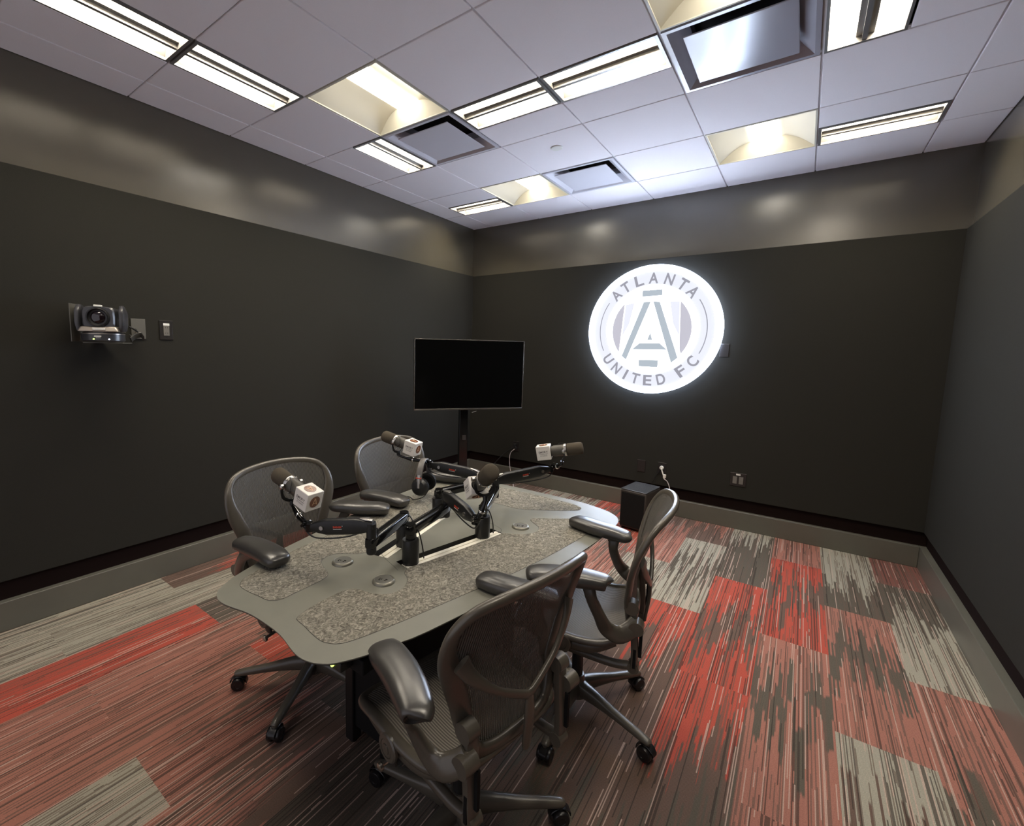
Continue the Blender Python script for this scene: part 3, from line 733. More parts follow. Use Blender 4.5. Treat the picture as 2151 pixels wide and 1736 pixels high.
chair('grey mesh task chair at the far left of the table behind the headphones', *c4, -8, 200,
      arms(*c4, {-1: ((1.765, -3.07), (1.545, -3.11), .772), 1: ((1.75, -2.52), (1.545, -2.60), .772)}))

# ------------------------------------------------------------------ microphone booms
def boom(label, post, zt, elbow, zu, end, sag, mount):
    t = thing('microphone_boom', label, 'microphone arm', (post[0], post[1], .724), 0, 'low-profile microphone booms on the table rails')
    O = V(t.location)
    def Lc(p): return V(p)-O
    m = MB(); m.lathe((0, 0, 0), (0, 0, 1), [(0, .031), (.004, .033), (.105, .033), (.110, .031), (.111, 0)], 32)
    obj('post', m, M['black'], t)
    P = V((*post, zt)); E_ = V((*elbow, zt)); U = V((*elbow, zu)); X = V(end)
    d = (E_-P).normalized(); m = MB()
    m.cyl(Lc((post[0], post[1], .83)), Lc((post[0], post[1], zt+.022)), .019, n=24)
    m.sweep([Lc(P-d*.022), Lc(P-d*.012), Lc(P+d*.02), Lc(E_-d*.02), Lc(E_+d*.014), Lc(E_+d*.022)], [.022, .036, .042, .042, .036, .026], [.030, .040, .040, .040, .040, .032], n=16, e=5)
    obj('lower_arm', m, M['black_gloss'], t, ang=40)
    m = MB(); m.cyl(Lc((*elbow, zt-.036)), Lc((*elbow, zu+.008)), .0185, n=24); m.lathe(Lc((*elbow, zt-.036)), (0, 0, -1), [(0, .0185), (.006, .0165), (.0065, 0)], 24)
    obj('elbow', m, M['black'], t)
    d = (X-U).normalized(); sd = d.cross(V((0, 0, 1))).normalized(); up = sd.cross(d)
    m = MB(); m.sweep([Lc(U-d*.012), Lc(U+d*.012), Lc(U+d*.035), Lc(U+d*.06), Lc(X-d*.075), Lc(X-d*.045), Lc(X-d*.02), Lc(X)], [.030, .036, .034, .034, .032, .030, .026, .022], [.028, .042, .052, .058, .058, .046, .034, .026], n=16, e=5)
    ua = obj('upper_arm', m, M['black'], t, ang=40)
    m = MB(); m.sweep([Lc(U-d*.010+up*.019), Lc(U+d*.012+up*.024), Lc(U+d*.042+up*.028)], [.020, .030, .012], [.006, .008, .004], up=up, n=12)
    m.cyl(Lc(X-d*.062+sd*.012), Lc(X-d*.062+sd*.0205), .008, n=16); m.cyl(Lc(X-d*.062-sd*.012), Lc(X-d*.062-sd*.0205), .008, n=16)
    obj('joint_cap', m, M['silver'], ua)
    m = MB(); ctr = (U+X)/2
    for s_ in (-1, 1):                     # red wordmark plate, small white line under it
        n_ = sd*s_; mt = Matrix.Translation(Lc(ctr+n_*.0178))
        rot = Matrix((d if s_ < 0 else -d, up, -n_ if False else n_)).transposed().to_4x4()
        if (d if s_ < 0 else -d).cross(up).dot(n_) < 0: rot = Matrix((-(d if s_ < 0 else -d), up, n_)).transposed().to_4x4()
        m.cur = 0; [m.box((-.015+.006*k_, .002, 0), (.0048, .0075-.0015*(k_ % 2), .0008), mt @ rot) for k_ in range(6)]
        m.cur = 1; m.box((0, -.0055, 0), (.036, .0016, .0006), mt @ rot); m.cyl(mt @ rot @ V((.022, .006, 0)), mt @ rot @ V((.022, .006, .0008)), .0016, n=8)
    obj('badge', m, [M['red'], M['paper']], ua, smooth=False)
    # swivel knuckle and stem that carries the microphone yoke
    m = MB(); Xm = V(mount)
    m.lathe(Lc(X), V((0, 0, 1)), [(-.018, .012), (-.016, .016), (.014, .016), (.018, .012)], 20)
    m.sweep(cr_spline([Lc(X), Lc(X+d*.018+V((0, 0, .004))), Lc(X+d*.020+V((0, 0, .022)))], 4), [.020, .022, .018], .020, n=12)
    m.sweep([Lc(X+d*.020+V((0, 0, .015))), Lc((X+d*.02+Xm)/2), Lc(Xm)], [.018, .024, .012], n=14)
    m.cyl(Lc(X+d*.02+sd*-.022+V((0, 0, .012))), Lc(X+d*.02+sd*.022+V((0, 0, .012))), .006, n=12)
    kn = obj('stem', m, M['black_gloss'], t, ang=40)
    m = MB(); m.cyl(Lc(X+d*.02+sd*.022+V((0, 0, .012))), Lc(X+d*.02+sd*.028+V((0, 0, .012))), .0075, n=14); m.lathe(Lc((X+d*.02+Xm)/2), (Xm-X-d*.02), [(-.004, .013), (-.003, .0138), (.003, .0138), (.004, .013)], 16)
    obj('screw', m, M['chrome'], kn)
    for pts, rr in (([U+d*.055-up*.028, (U*.6+X*.4)-up*.040, (U*.3+X*.7)-up*.046, X-up*.040-d*.01, X-up*.008+d*.022, X+d*.024+V((0, 0, .03))], .0028),
                    ([P+V((0, 0, .02)), P+V((.02, .02, -.005)), V((post[0]+.03, post[1]+.035, .80)), V((post[0]+.025, post[1]+.05, .745))], .0026),
                    ([E_+V((0, 0, .018))-d*.03, E_+V((.02, .012, .03)), U+V((.018, .012, -.01)), U+d*.05-up*.029], .0026)):
        obj('cable', MB().tube([Lc(p) for p in pts], rr), M['black'], t)
    return t
def mic(label, cube, tip, roll=0.0, side=1):
    """dynamic microphone: foam nose at tip, white cube flag around its tail, yoke below"""
    c = V(cube); tp = V(tip); d = (tp-c).normalized()
    z = (V((0, 0, 1))-d*d.z).normalized(); y = z.cross(d)        # local frame: x forward, z up
    mt = Matrix((d, y, z)).transposed().to_4x4(); mt.translation = c
    t = thing('studio_microphone', label, 'microphone', (0, 0, 0), 0, 'studio microphones with white cube flags')
    t.matrix_world = mt @ Matrix.Rotation(roll, 4, 'X') @ Matrix.Scale(1.07, 4)
    L = .19; m = MB()
    m.lathe((-.02, 0, 0), (1, 0, 0), [(0, .012), (.004, .021), (.06, .024), (.07, .0275), (.118, .0275), (.120, .0285), (.128, .0285), (.130, .026)], 32)
    obj('body', m, M['mic'], t)
    m = MB(); m.lathe((.098, 0, 0), (1, 0, 0), [(0, .0285), (.004, .0305), (.012, .0305), (.013, .0285)], 32)
    for k in range(4): a = PI/4+k*PI/2; m.lathe((.104, .031*math.cos(a), .031*math.sin(a)), (0, math.cos(a), math.sin(a)), [(-.002, .0045), (.002, .004), (.0025, 0)], 12)
    obj('ring', m, M['silver'], t)
    m = MB(); m.lathe((.112, 0, 0), (1, 0, 0), [(0, .0265), (.004, .030), (.060, .0305), (.070, .029), (.077, .024), (.079, .012), (.0795, 0)], 32)
    obj('windscreen', m, M['foam'], t, ang=80)
    # U-shaped yoke with thumb screws
    m = MB()
    m.sweep(cr_spline([(.100, -.036, .002), (.098, -.037, -.02), (.088, -.030, -.044), (.080, 0, -.055), (.088, .030, -.044), (.098, .037, -.02), (.100, .036, .002)], 5), .012, .004, up=lambda f: (-1, 0, 0), n=8, e=6)
    m.cyl((.080, 0, -.056), (.074, 0, -.072), .009, n=16)
    yk = obj('yoke', m, M['black'], t)
    m = MB()
    for s_ in (-1, 1): m.lathe((.100, s_*.036, .001), (0, s_, 0), [(0, .009), (.004, .0095), (.010, .009), (.012, .004), (.0125, 0)], 16)
    obj('thumb_screw', m, M['silver'], yk)
    m = MB(); m.tube([(.09, .012, -.03), (.06, .034, .0), (.075, .022, .030), (.10, .012, .031)], .0016); obj('cable', m, M['black'], t)
    # cube flag, hollow toward the nose
    h = .0345; m = MB(); fl = MB()
    m.box((0, 0, 0), (2*h, 2*h, 2*h)); fr = obj('cube_flag', m, M['flag'], t, bevel=.0022)
    hl = MB(); hl.cyl((h-.001, 0, 0), (h+.0008, 0, 0), .0275, n=32); obj('opening', hl, M['black_matte'], fr, smooth=False)
    def face(nrm, up):
        n_ = V(nrm); u_ = V(up); x_ = u_.cross(n_)
        q = Matrix((x_, u_, n_)).transposed().to_4x4(); q.translation = n_*(h+.0003); return q
    F_ = {'top': face((0, 0, 1), (-1, 0, 0)), 'rear': face((-1, 0, 0), (0, 0, 1)), 'bot': face((0, 0, -1), (1, 0, 0)), 'left': face((0, 1, 0), (0, 0, 1)), 'right': face((0, -1, 0), (0, 0, 1))}
    if side == 1: emb = ('top', 'rear', 'bot')
    for k in ('top', 'rear', 'bot'):
        e = MB(); q = F_[k]
        e.cyl(q @ V((0, 0, 0)), q @ V((0, 0, .0006)), .0215, n=40)
        e.cur = 1
        for a_, b_ in (((-.009, -.012), (-.001, .013)), ((.009, -.012), (.001, .013))):
            e.sweep([q @ V((*a_, .0008)), q @ V((*b_, .0008))], .0026, .0006, up=q.to_3x3() @ V((0, 0, 1)), n=4, e=20)
        e.sweep([q @ V((-.0065, -.006, .0008)), q @ V((.0065, -.006, .0008))], .0022, .0006, up=q.to_3x3() @ V((0, 0, 1)), n=4, e=20)
        obj('emblem', e, [M['emblem'], M['emblem_letter']], fr, smooth=False)
    for k in ('left', 'right'):
        e = MB(); q = F_[k]
        text(e, 'EMORY', .0098, q @ Matrix.Translation((0, .006, 0)), .10, .95)
        e.box((0, -.003, 0), (.044, .0007, .0004), q); e.box((0, -.0052, 0), (.036, .0009, .0003), q)
        text(e, 'STUDIO', .0052, q @ Matrix.Translation((0, -.0125, 0)), .25, 1.15)
        obj('lettering', e, M['ink'], fr, smooth=False)
    yb = t.matrix_world @ V((.074, 0, -.072))
    return t, yb
_, y1 = mic('studio microphone with white cube flag at the near left of the table', (1.907, -3.726, .990), (1.726, -3.738, 1.047))
_, y2 = mic('studio microphone with white cube flag above the hanging headphones', (1.686, -2.904, 1.020), (1.503, -2.933, 1.062))
_, y3 = mic('studio microphone in the middle of the table pointing toward the camera', (2.360, -3.262, 1.010), (2.488, -3.352, 1.115))
_, y4 = mic('rightmost studio microphone with white cube flag, pointing right toward the wall outlets', (2.303, -2.540, 1.025), (2.48, -2.475, 1.062))
boom('microphone boom on the near post of the left rail, reaching toward the near left chair', (2.092, -3.395), .862, (2.178, -3.655), .925, (1.935, -3.742, .885), 0, y1)
boom('microphone boom on the far post of the left rail, holding the headphones', (1.993, -3.045), .858, (2.045, -2.790), .905, (1.765, -2.845, .925), 0, y2)
boom('microphone boom on the near post of the right rail, bent back over the table', (2.222, -3.495), .872, (2.172, -3.215), .925, (2.405, -3.325, .905), 0, y3)
boom('microphone boom on the far post of the right rail, reaching to the right microphone', (2.297, -3.11), .858, (2.172, -2.81), .905, (2.325, -2.505, .93), 0, y4)

# headphones hung over the second boom
hp = thing('headphones', 'black over-ear headphones hanging from the far left microphone boom', 'headphones', (1.755, -2.885, .842), R(20)); hp.scale = (1.08, 1.08, 1.08)
pts = [(.0, -.070*math.cos(a)*1.0, .015+.095*math.sin(a)) for a in [PI*k/14 for k in range(15)]]
obj('headband', MB().sweep(pts, .030, .010, up=(1, 0, 0) if False else (0, 0, 1), n=10, e=4), M['headband'], hp)
for s_ in (-1, 1):
    e = obj('ear_cup', MB().lathe((0, s_*.066, -.02), (0, -s_, 0), [(-.014, .020), (-.012, .034), (-.002, .042), (.006, .044)], 28), M['black'], hp)
    obj('ear_pad', MB().lathe((0, s_*.060, -.02), (0, -s_, 0), [(0, .043), (.006, .046), (.016, .045), (.022, .036), (.020, .024), (.010, .022), (.009, 0)], 28), M['black_matte'], e)
    obj('yoke', MB().sweep([(0, s_*.073, .045), (0, s_*.078, .015), (0, s_*.080, -.02)], [.026, .018, .012], .004, up=(0, 1, 0), n=8), M['silver'], hp)
obj('red_band', MB().box((0, -.0755, .030), (.028, .008, .005)), M['red'], hp, bevel=.001)
obj('headphone_cable', MB().tube([(1.80, -2.90, .80), (1.79, -2.93, .765), (1.74, -2.95, .746), (1.68, -2.93, .744), (1.62, -3.0, .744)], .0022), M['black'],
    label='thin black headphone cord lying on the far left felt inlay', category='cable')

# ------------------------------------------------------------------ television on a stand
A_, B_ = V((.565, -1.675)), V((1.215, -.825)); dv = (B_-A_); tw = dv.length; ang = math.atan2(dv.y, dv.x); cx_, cy_ = (A_+B_)/2
tv = thing('television', 'blank black flat-screen television on a black pole stand in the corner', 'television', (cx_, cy_, 0), ang)
z0, z1 = 1.000, 1.655
obj('cabinet', MB().box((0, .025, (z0+z1)/2), (tw, .036, z1-z0)), M['black'], tv, bevel=.004)
obj('rear_housing', MB().box((0, .055, (z0+z1)/2-.06), (tw*.55, .04, (z1-z0)*.55)), M['black'], tv, bevel=.01)
obj('screen', MB().box((0, .006, (z0+z1)/2+.003), (tw-.018, .004, z1-z0-.024)), M['screen'], tv)
fr = MB(); q = .007
fr.box((0, .008, z1-q/2), (tw, .010, q)); fr.box((0, .008, z0+q), (tw, .010, 2*q)); fr.box((-tw/2+q/2, .008, (z0+z1)/2), (q, .010, z1-z0)); fr.box((tw/2-q/2, .008, (z0+z1)/2), (q, .010, z1-z0))
obj('bezel', fr, mat('tv_bezel', (.22, .21, .19), .25, metal=.8), tv, bevel=.001)
st = obj('stand_pole', MB().box((-.035, .10, .56), (.085, .05, 1.10)), M['black_gloss'], tv, bevel=.006)
obj('wall_mount', MB().box((-.035, .085, 1.25), (.25, .03, .30)), M['black'], tv, bevel=.004)
bs = MB(); bs.box((-.035, .06, .020), (.70, .09, .035)); bs.box((-.30, .02, .020), (.07, .52, .035)); bs.box((.23, .02, .020), (.07, .52, .035))
obj('stand_base', bs, M['black'], tv, bevel=.004)
obj('stand_label', MB().box((-.03, .0735, .72), (.035, .002, .05)), M['graphite_dark'], st)
obj('indicator', MB().sweep([(.03, .030, z0-.030), (.075, .030, z0-.018)], .004, n=6), M['paper'], tv)

# ------------------------------------------------------------------ illuminated round sign
SC = (2.175, 1.787); RR = .61; YF = -.112
sg = thing('illuminated_sign', 'round white glowing club crest sign on the back wall', 'sign', (SC[0], -PD, SC[1]))
def P3(x, z, y): return V((x, y, z))
m = MB(); m.lathe((0, -.001, 0), (0, -1, 0), [(0, RR-.03), (.012, RR-.02), (.02, RR), (.066, RR), (.070, RR-.006), (.070, 0)], 96); obj('light_box', m, M['sign_can'], sg)
yf = YF+PD
def disc(name, r, y, m_, parent, r0=None, x0=None, n=96):
    b = MB()
    if r0 is None:
        b.add([(0, y, 0)]+[(r*math.cos(2*PI*i/n), y, r*math.sin(2*PI*i/n)) for i in range(n)], [(0, 1+(i+1) % n, 1+i) for i in range(n)])
    else:
        b.add([(q*math.cos(2*PI*i/n), y, q*math.sin(2*PI*i/n)) for q in (r0, r) for i in range(n)], [(i, (i+1) % n, n+(i+1) % n, n+i)[::-1] for i in range(n)])
    return obj(name, b, m_, parent, smooth=False)
face_ = obj('face_panel', MB().lathe((0, yf+.008, 0), (0, -1, 0), [(0, RR*.985), (.004, RR*.985), (.004, 0)], 96), M['sign_face'], sg, smooth=False)
yf -= 0
ring = [(RR*.945*math.cos(2*PI*i/96), yf+.002, RR*.945*math.sin(2*PI*i/96)) for i in range(96)]
obj('outer_tube', MB().sweep(ring, .050, .022, closed=True, up=(0, -1, 0), n=12, e=2), M['sign_tube'], sg)
ring = [(RR*.655*math.cos(2*PI*i/96), yf+.002, RR*.655*math.sin(2*PI*i/96)) for i in range(96)]
obj('inner_tube', MB().sweep(ring, .047, .020, closed=True, up=(0, -1, 0), n=12, e=2), M['sign_tube'], sg)
disc('inner_panel', RR*.63, yf+.002, M['sign_hot'], face_)
def flat(pl_, y, mb): mb.prism([(x*.6, z*.6) for x, z in pl_], 0, .0015, Matrix(((1, 0, 0, 0), (0, 0, -1, y), (0, 1, 0, 0), (0, 0, 0, 1))))
ln = MB()
def seg(xa, za, xb, zb, r, sgn):    # circular segment cut off by the line a-b
    a0, a1 = math.atan2(za, xa), math.atan2(zb, xb)
    if sgn > 0 and a1 > a0: a1 -= 2*PI
    n = 24; pts = [(xa, za)]
    if a0-a1 > PI: a1 += 2*PI
    if a1-a0 > PI: a1 -= 2*PI
    if sgn < 0:
        a0 %= 2*PI; a1 %= 2*PI
    return [(r*math.cos(a0+(a1-a0)*k/n), r*math.sin(a0+(a1-a0)*k/n)) for k in range(n+1)]
for sgm in (seg(-.42, .42, -.47, -.36, .60, -1), seg(.42, .43, .455, -.40, .60, 1)):
    ln = MB(); flat(sgm, yf+.0005, ln); obj('lens_segment', ln, M['sign_lens'], face_, smooth=False)
stk = MB()
flat([(-.125, .437), (-.02, .44), (-.352, -.483), (-.425, -.425)], yf-.0025, stk)
flat([(.020, .443), (.117, .432), (.432, -.435), (.342, -.513)], yf-.0025, stk)
flat([(-.262, -.312), (-.150, -.212), (.155, -.212), (.268, -.312)], yf-.0020, stk)
flat([(-.035, -.160), (.040, -.160), (.004, -.045)], yf-.0020, stk)
flat([(-.148, .618), (.150, .624), (.150, .530), (-.148, .522)], yf-.0150, stk); flat([(-.150, -.480), (.150, -.480), (.146, -.59), (-.14, -.586)], yf-.0025, stk)
for q_ in ([(-.405, .405), (-.27, .43), (-.335, .10), (-.435, -.10)], [(.405, .425), (.27, .43), (.33, .10), (.43, -.10)]):
    hot = MB(); flat(q_, yf-.0004, hot); obj('shade_panel', hot, M['sign_face'], face_, smooth=False)
obj('letter_stroke', stk, M['sign_stroke'], face_, smooth=False)
tb = MB()
for a_, b_ in (((-.16, .42), (-.45, -.36)), ((.16, .42), (.46, -.38)), ((-.2, -.37), (.22, -.37))):
    tb.sweep([(a_[0]*.6, yf+.0005, a_[1]*.6), (b_[0]*.6, yf+.0005, b_[1]*.6)], .020, .004, up=(0, -1, 0), n=8)
obj('letter_tube', tb, M['sign_tube'], sg)
for a0, a1 in ((146.5, 205.0), (33.2, -26.6)):
    pp = [(.81*.6*math.cos(R(a0+(a1-a0)*k/20)), yf-.0005, .81*.6*math.sin(R(a0+(a1-a0)*k/20))) for k in range(21)]
    arcs = MB(); arcs.sweep(pp, .0085, .002, up=(0, -1, 0), n=4, e=20)
    obj('arc_line', arcs, M['sign_letter'], face_, smooth=False)
for word, poss, top in (('ATLANTA', [(-.55, .548), (-.423, .71-.02), (-.218, .772), (0.0, .805), (.237, .768), (.44, .69), (.578, .560)], True),
                        ('UNITEDFC', [(-.637, -.477), (-.500, -.632), (-.345, -.728), (-.183, -.780), (.006, -.802), (.208, -.775), (.487, -.635), (.645, -.485)], False)):
    for i, (ch, (x, z)) in enumerate(zip(word, poss)):
        a = math.atan2(z, x); r = .805*.6; b = MB()
        rot = a-PI/2 if top else a+PI/2
        q = Matrix(((1, 0, 0, r*math.cos(a)), (0, 0, -1, yf-.0025), (0, 1, 0, r*math.sin(a)), (0, 0, 0, 1))) @ Matrix.Rotation(rot, 4, 'Z')
        vs, _ = glyph(ch)
        # solid letters: front face plus a slight stand-off
        letter(b, ch, .102, q, w=.022 if ch == 'I' else .078 if ch != 'A' else .085)
        if ch in 'ATLNUIEDFC':
            ex = {'I': 0}.get(ch, 0)
        ob = obj('letter', b, M['sign_letter'], face_, smooth=False)
        so_ = ob.modifiers.new('thick', 'SOLIDIFY'); so_.thickness = .003
        
# ------------------------------------------------------------------ pan-tilt camera on a wall bracket
cam_t = thing('ptz_camera', 'black and silver pan-tilt video camera on a bracket on the left wall', 'camera', (PD, -3.755, 1.560), R(-30)); cam_t.scale = (1.06, 1.06, 1.06)
br = MB()
br.box((.13, 0, .0), (.20, .17, .005))
bkt = obj('bracket_shelf', br, M['bracket'], cam_t, bevel=.001)
C0 = (.175, -.01)
m = MB(); m.lathe((C0[0], C0[1], .006), (0, 0, 1), [(0, .088), (.006, .094), (.038, .094), (.046, .088), (.052, .078), (.055, .0)], 48); bb = obj('camera_base', m, M['cam_shell'], cam_t)
m = MB(); m.lathe((C0[0], C0[1], .044), (0, 0, 1), [(0, .0945), (.005, .0945), (.0055, .088)], 48); obj('trim_ring', m, M['cam_silver'], bb)
m = MB(); m.box((C0[0]+.012, C0[1], .070), (.13, .15, .028), taper=1.18); obj('turntable', m, M['cam_silver'], cam_t, bevel=.006)
for s_ in (-1, 1):
    m = MB(); m.sweep(cr_spline([(C0[0]+.01, C0[1]+s_*.090, .062), (C0[0]+.01, C0[1]+s_*.094, .10), (C0[0]+.005, C0[1]+s_*.094, .16), (C0[0], C0[1]+s_*.090, .192)], 5), [.085, .10, .098, .05], [.022, .030, .030, .020], up=(0, 1, 0), n=16, e=3.5)
    obj('yoke_arm', m, M['cam_shell'], cam_t)
m = MB(); m.sweep([(C0[0]-.07, C0[1], .128), (C0[0]-.06, C0[1], .128), (C0[0]+.062, C0[1], .128), (C0[0]+.070, C0[1], .128)], [.09, .140, .140, .128], [.07, .118, .118, .106], n=24, e=5); hd = obj('camera_head', m, M['cam_shell'], cam_t)
m = MB(); m.lathe((C0[0]+.066, C0[1], .130), (1, 0, 0), [(0, .052), (.016, .050), (.018, .044), (.008, .040), (.004, .030)], 40); obj('lens_barrel', m, M['black'], hd)
m = MB(); m.lathe((C0[0]+.069, C0[1], .130), (1, 0, 0), [(0, .034), (.006, .026), (.009, .012), (.0095, 0)], 32); obj('lens', m, M['glass'], hd)
obj('tally_light', MB().box((C0[0]+.060, C0[1], .189), (.022, .034, .010)), M['paper'], hd, bevel=.002)
obj('name_plate', MB().box((C0[0]+.088, C0[1]+.005, .071), (.003, .055, .012)), M['paper'], bb, bevel=.001)
m = MB(); tx_ = Matrix(((0, 0, 1, C0[0]+.0955), (1, 0, 0, C0[1]), (0, 1, 0, .031), (0, 0, 0, 1))); m.box((0, .002, 0), (.030, .006, .001), tx_); m.box((.002, -.006, 0), (.02, .002, .001), tx_); obj('mark', m, M['paper'], bb, smooth=False)
obj('indicator_light', MB().cyl((C0[0]+.092, C0[1]-.018, .018), (C0[0]+.0955, C0[1]-.018, .018), .0035, n=10), M['led_g'], bb)
obj('indicator_light', MB().cyl((C0[0]+.082, C0[1]+.045, .018), (C0[0]+.085, C0[1]+.045, .018), .004, n=10), M['led_w'], bb)
# bracket cheeks and wall plate
for s_, nm in ((-1, 'bracket_side'),):
    q = [(.0, .004), (.10, .004), (.150, .10), (.150, .165), (.135, .188), (.10, .20), (.06, .20), (.0, .20)]
    mt = Matrix(((-1, 0, 0, .20), (0, 0, 1, s_*.112), (0, 1, 0, 0), (0, 0, 0, 1)))
    mt = Matrix.Translation((.0, s_*.128, 0)) @ Matrix.Rotation(R(-8), 4, 'Z') @ Matrix.Translation((.0, -s_*.128, 0)) @ mt
    cheek = obj('bracket_side', MB().prism([(x, z) for x, z in q], -.002, .002, mt), M['bracket'], cam_t, smooth=False)
    obj('screw', MB().cyl((.10, -.130, .165), (.099, -.120, .165), .006, n=12), M['chrome'], cheek)
wp = obj('bracket_arm', MB().sweep(cr_spline([(.06, .085, .02), (.02, .10, .04), (-.01, .12, .05), (.03, .14, .03)], 4), .008, .03, n=8), M['bracket_dark'], cam_t)
wallp = MB().box((.004, .0, 0), (.008, .078, .125)); pl_ = obj('camera_wall_plate', wallp, M['bracket'], bevel=.002, label='grey blank wall plate half hidden behind the pan-tilt camera', category='wall plate')
pl_.location = (PD, -3.635, 1.650)
cb = MB(); cb.tube([(.09, -3.70, 1.66), (.085, -3.68, 1.65), (.07, -3.65, 1.63), (.045, -3.64, 1.62)], .005); cb2 = MB(); cb2.tube([(.09, -3.70, 1.61), (.09, -3.68, 1.60), (.07, -3.65, 1.60), (.045, -3.64, 1.605)], .004)
co = obj('camera_cable', cb, M['black'], label='upper short black cable between the pan-tilt camera and the wall plate', category='cable')
obj('camera_cable', cb2, M['black'], label='lower short black cable between the pan-tilt camera and the wall plate', category='cable')
cn = MB()
for z in (1.602, 1.625, 1.645): cn.cyl((.05, -3.648, z), (.064, -3.656, z), .006, n=12)
obj('connector', cn, M['chrome'], co)

# ------------------------------------------------------------------ wall plates
def plate(name, label, wall_, a, z, w, h, kind):
    """a: coordinate along the wall; wall_: 'L' or 'B'"""
    t = thing(name, label, 'wall plate', (PD, a, z) if wall_ == 'L' else (a, -PD, z), R(90) if wall_ == 'L' else 0)
    if wall_ == 'L': t.rotation_euler.z = R(90)
    # local: x along the wall, -y out of the wall
    obj('cover', MB().box((0, -.003, 0), (w, .006, h)), M['plate_black'], t, bevel=.002)
    lip = MB(); lip.box((0, -.0045, h/2+.0008), (w, .007, .0016)); obj('top_edge', lip, M['silver'], t)
    if kind == 'decora':
        s_ = MB(); s_.box((0, -.007, 0), (.034, .003, .068)); s_.cur = 1
        for dz in (-.018, .018):
            for dx in (-.006, .006): s_.box((dx, -.0088, dz), (.0018, .001, .008))
        obj('receptacle', s_, [M['socket'], M['black_matte']], t, bevel=.0006)
        obj('label_strip', MB().box((0, -.0088, .038), (.036, .001, .014)), M['paper'], t)
        obj('screw', MB().cyl((0, -.006, -.048), (0, -.0072, -.048), .003, n=10), M['chrome'], t)
    if kind == 'double':
        for dx in (-.024, .024): obj('receptacle', MB().box((dx, -.007, -.004), (.032, .003, .066)), M['socket'], t, bevel=.0006)
        obj('label_strip', MB().box((0, -.0085, .047), (.034, .001, .014)), M['paper'], t)
    if kind == 'outlet':
        for dz in (-.02, .02): obj('receptacle', MB().box((0, -.007, dz), (.032, .003, .028)), M['black'], t, bevel=.0006)
    return t
plate('outlet_plate', 'black outlet with white label strip on the left wall right of the camera', 'L', -3.478, 1.648, .078, .122, 'decora')
plate('blank_plate', 'plain dark wall plate low on the back wall left of the white plug', 'B', 2.157, .438, .078, .118, 'blank')
plate('outlet_plate', 'black outlet low on the back wall with a white plug in it', 'B', 2.352, .442, .078, .118, 'outlet')
plate('double_outlet_plate', 'black double-gang plate with small white label low on the back wall', 'B', 2.993, .452, .124, .118, 'double')
plate('outlet_plate', 'black outlet behind the television with black and white cords plugged in', 'B', .717, .43, .078, .118, 'outlet')
plate('blank_plate', 'dark wall plate at the right edge of the glowing sign', 'B', 2.80, 1.60, .07, .115, 'blank')
# plugs and cords
pw = thing('white_plug', 'white plug and adapter hanging from the outlet behind the box speaker', 'plug', (2.352, -PD, .442))
obj('plug_body', MB().lathe((0, -.010, .012), (0, -1, 0), [(0, .019), (.012, .019), (.018, .015), (.019, 0)], 20), M['plug'], pw)
obj('cord', MB().tube([(0, -.026, .012), (.012, -.036, -.02), (.028, -.04, -.06), (.036, -.04, -.09)], .006), M['plug'], pw)
obj('adapter', MB().box((.036, -.036, -.062), (.026, .020, .034)), M['plug'], pw, bevel=.003)
wc = obj('power_cable', MB().tube([(2.388, -.075, .352), (2.42, -.08, .33), (2.445, -.085, .26), (2.44, -.09, .15), (2.42, -.10, .05), (2.38, -.14, .006), (2.30, -.25, .006)], .0035), M['cable_w'], label='pale cord dropping to the floor behind the box speaker', category='cable')
obj('power_cable', MB().tube([(2.335, -.046, .42), (2.30, -.055, .36), (2.27, -.06, .25), (2.26, -.08, .10), (2.26, -.16, .006), (2.20, -.22, .006)], .003), M['black'], label='thin black cord dropping from the outlet behind the box speaker', category='cable')
obj('power_cable', MB().tube([(.717, -.047, .425), (.72, -.065, .41), (.66, -.075, .34), (.66, -.08, .20), (.70, -.085, .06), (.80, -.22, .005), (.98, -.50, .005), (1.12, -.62, .005)], .0038), M['cable_w'], label='pale cord hanging in a curve from the outlet behind the television', category='cable')
obj('power_cable', MB().tube([(.70, -.047, .44), (.69, -.07, .42), (.60, -.12, .34), (.50, -.20, .20), (.45, -.30, .10), (.47, -.42, .02)], .004), M['black'], label='black cord running from the outlet down behind the television pole', category='cable')
pb = MB().box((.707, -.058, .448), (.03, .034, .03)).box((.722, -.055, .412), (.026, .030, .026)); obj('black_plug', pb, M['black'], bevel=.003, label='pair of small black plugs in the outlet behind the television', category='plug')
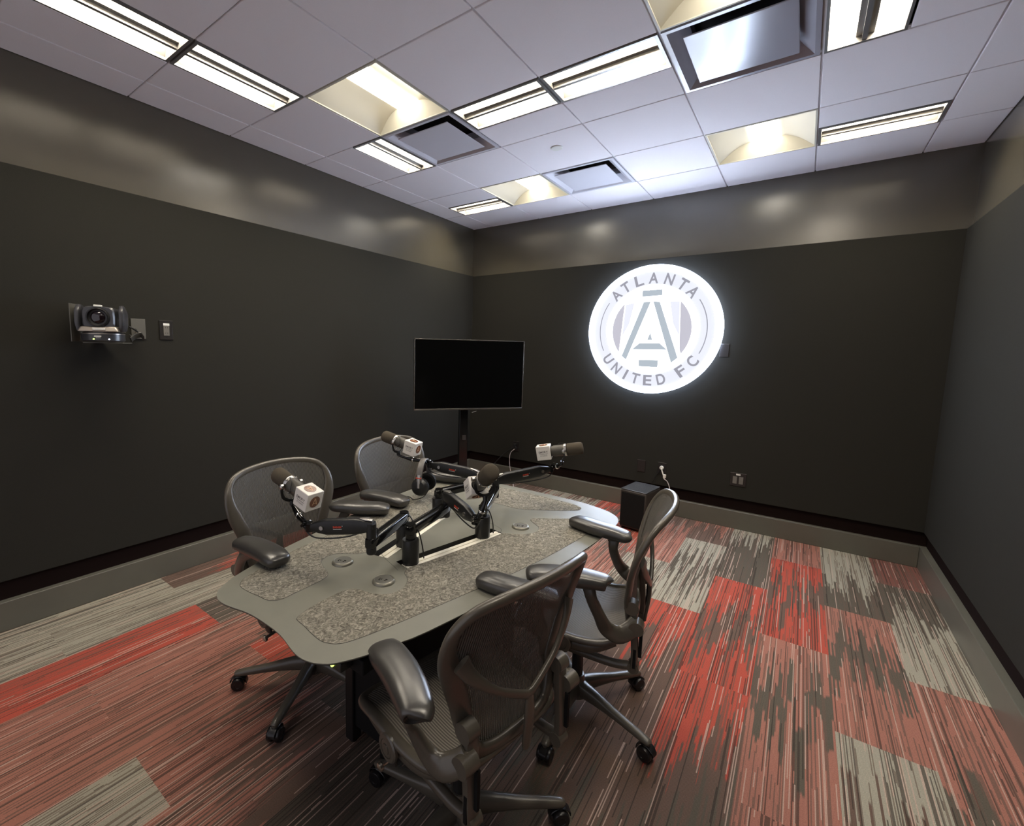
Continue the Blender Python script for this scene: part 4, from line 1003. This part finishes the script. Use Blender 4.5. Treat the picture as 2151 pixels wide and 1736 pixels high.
obj('floor_cable', MB().tube([(2.20, -.56, .006), (1.95, -.55, .006), (1.6, -.50, .006), (1.3, -.42, .006), (1.05, -.46, .006), (.9, -.7, .006)], .005), M['black'], label='black cord lying on the carpet along the back wall', category='cable')
obj('floor_cable', MB().tube([(2.19, -.64, .005), (2.0, -.68, .005), (1.8, -.62, .005), (1.5, -.60, .005)], .003), M['black'], label='thinner black cord on the carpet left of the box speaker', category='cable')

# box speaker on the floor
sp = thing('box_speaker', 'black upright box speaker on the carpet against the back wall', 'speaker', (2.30, -.555, 0), R(-8)); sp.scale = (1.08, 1.08, 1.04)
obj('cabinet', MB().box((0, 0, .180), (.215, .29, .33), taper=.97), M['sub'], sp, bevel=.012)
obj('top_panel', MB().box((0, 0, .348), (.212, .285, .008)), M['sub_top'], sp, bevel=.003)
for x in (-.08, .08):
    for y in (-.11, .11): obj('foot', MB().cyl((x, y, 0), (x, y, .018), .014, n=16), M['black_matte'], sp)
obj('grille', MB().box((0, -.146, .18), (.19, .006, .29)), M['black_matte'], sp, bevel=.002)

# ------------------------------------------------------------------ light and camera
w = bpy.data.worlds.new('World'); S.world = w; w.use_nodes = True
w.node_tree.nodes['Background'].inputs[0].default_value = (.95, .92, 1.0, 1); w.node_tree.nodes['Background'].inputs[1].default_value = .55  # ambient fill, added to brighten the room through its open end
cd = bpy.data.cameras.new('Camera'); cam = bpy.data.objects.new('Camera', cd); COL.objects.link(cam); S.camera = cam
CR = None
cam.matrix_world = Matrix(((0.800334, -0.084597, 0.593557, 3.37291), (0.59923, 0.080299, -0.796539, -4.73797), (0.019723, 0.993174, 0.114959, 1.55907), (0, 0, 0, 1)))
cd.sensor_fit = 'HORIZONTAL'; cd.sensor_width = 36; cd.lens = 36*959.85/2151
cd.shift_x = (1075.5-966.58)/2151; cd.shift_y = (846.68-868)/2151
cd.clip_start = .02; cd.clip_end = 50
vs_ = S.view_settings; vs_.view_transform = 'Standard'; vs_.look = 'None'; vs_.gamma = 1; vs_.exposure = .18; vs_.use_curve_mapping = False
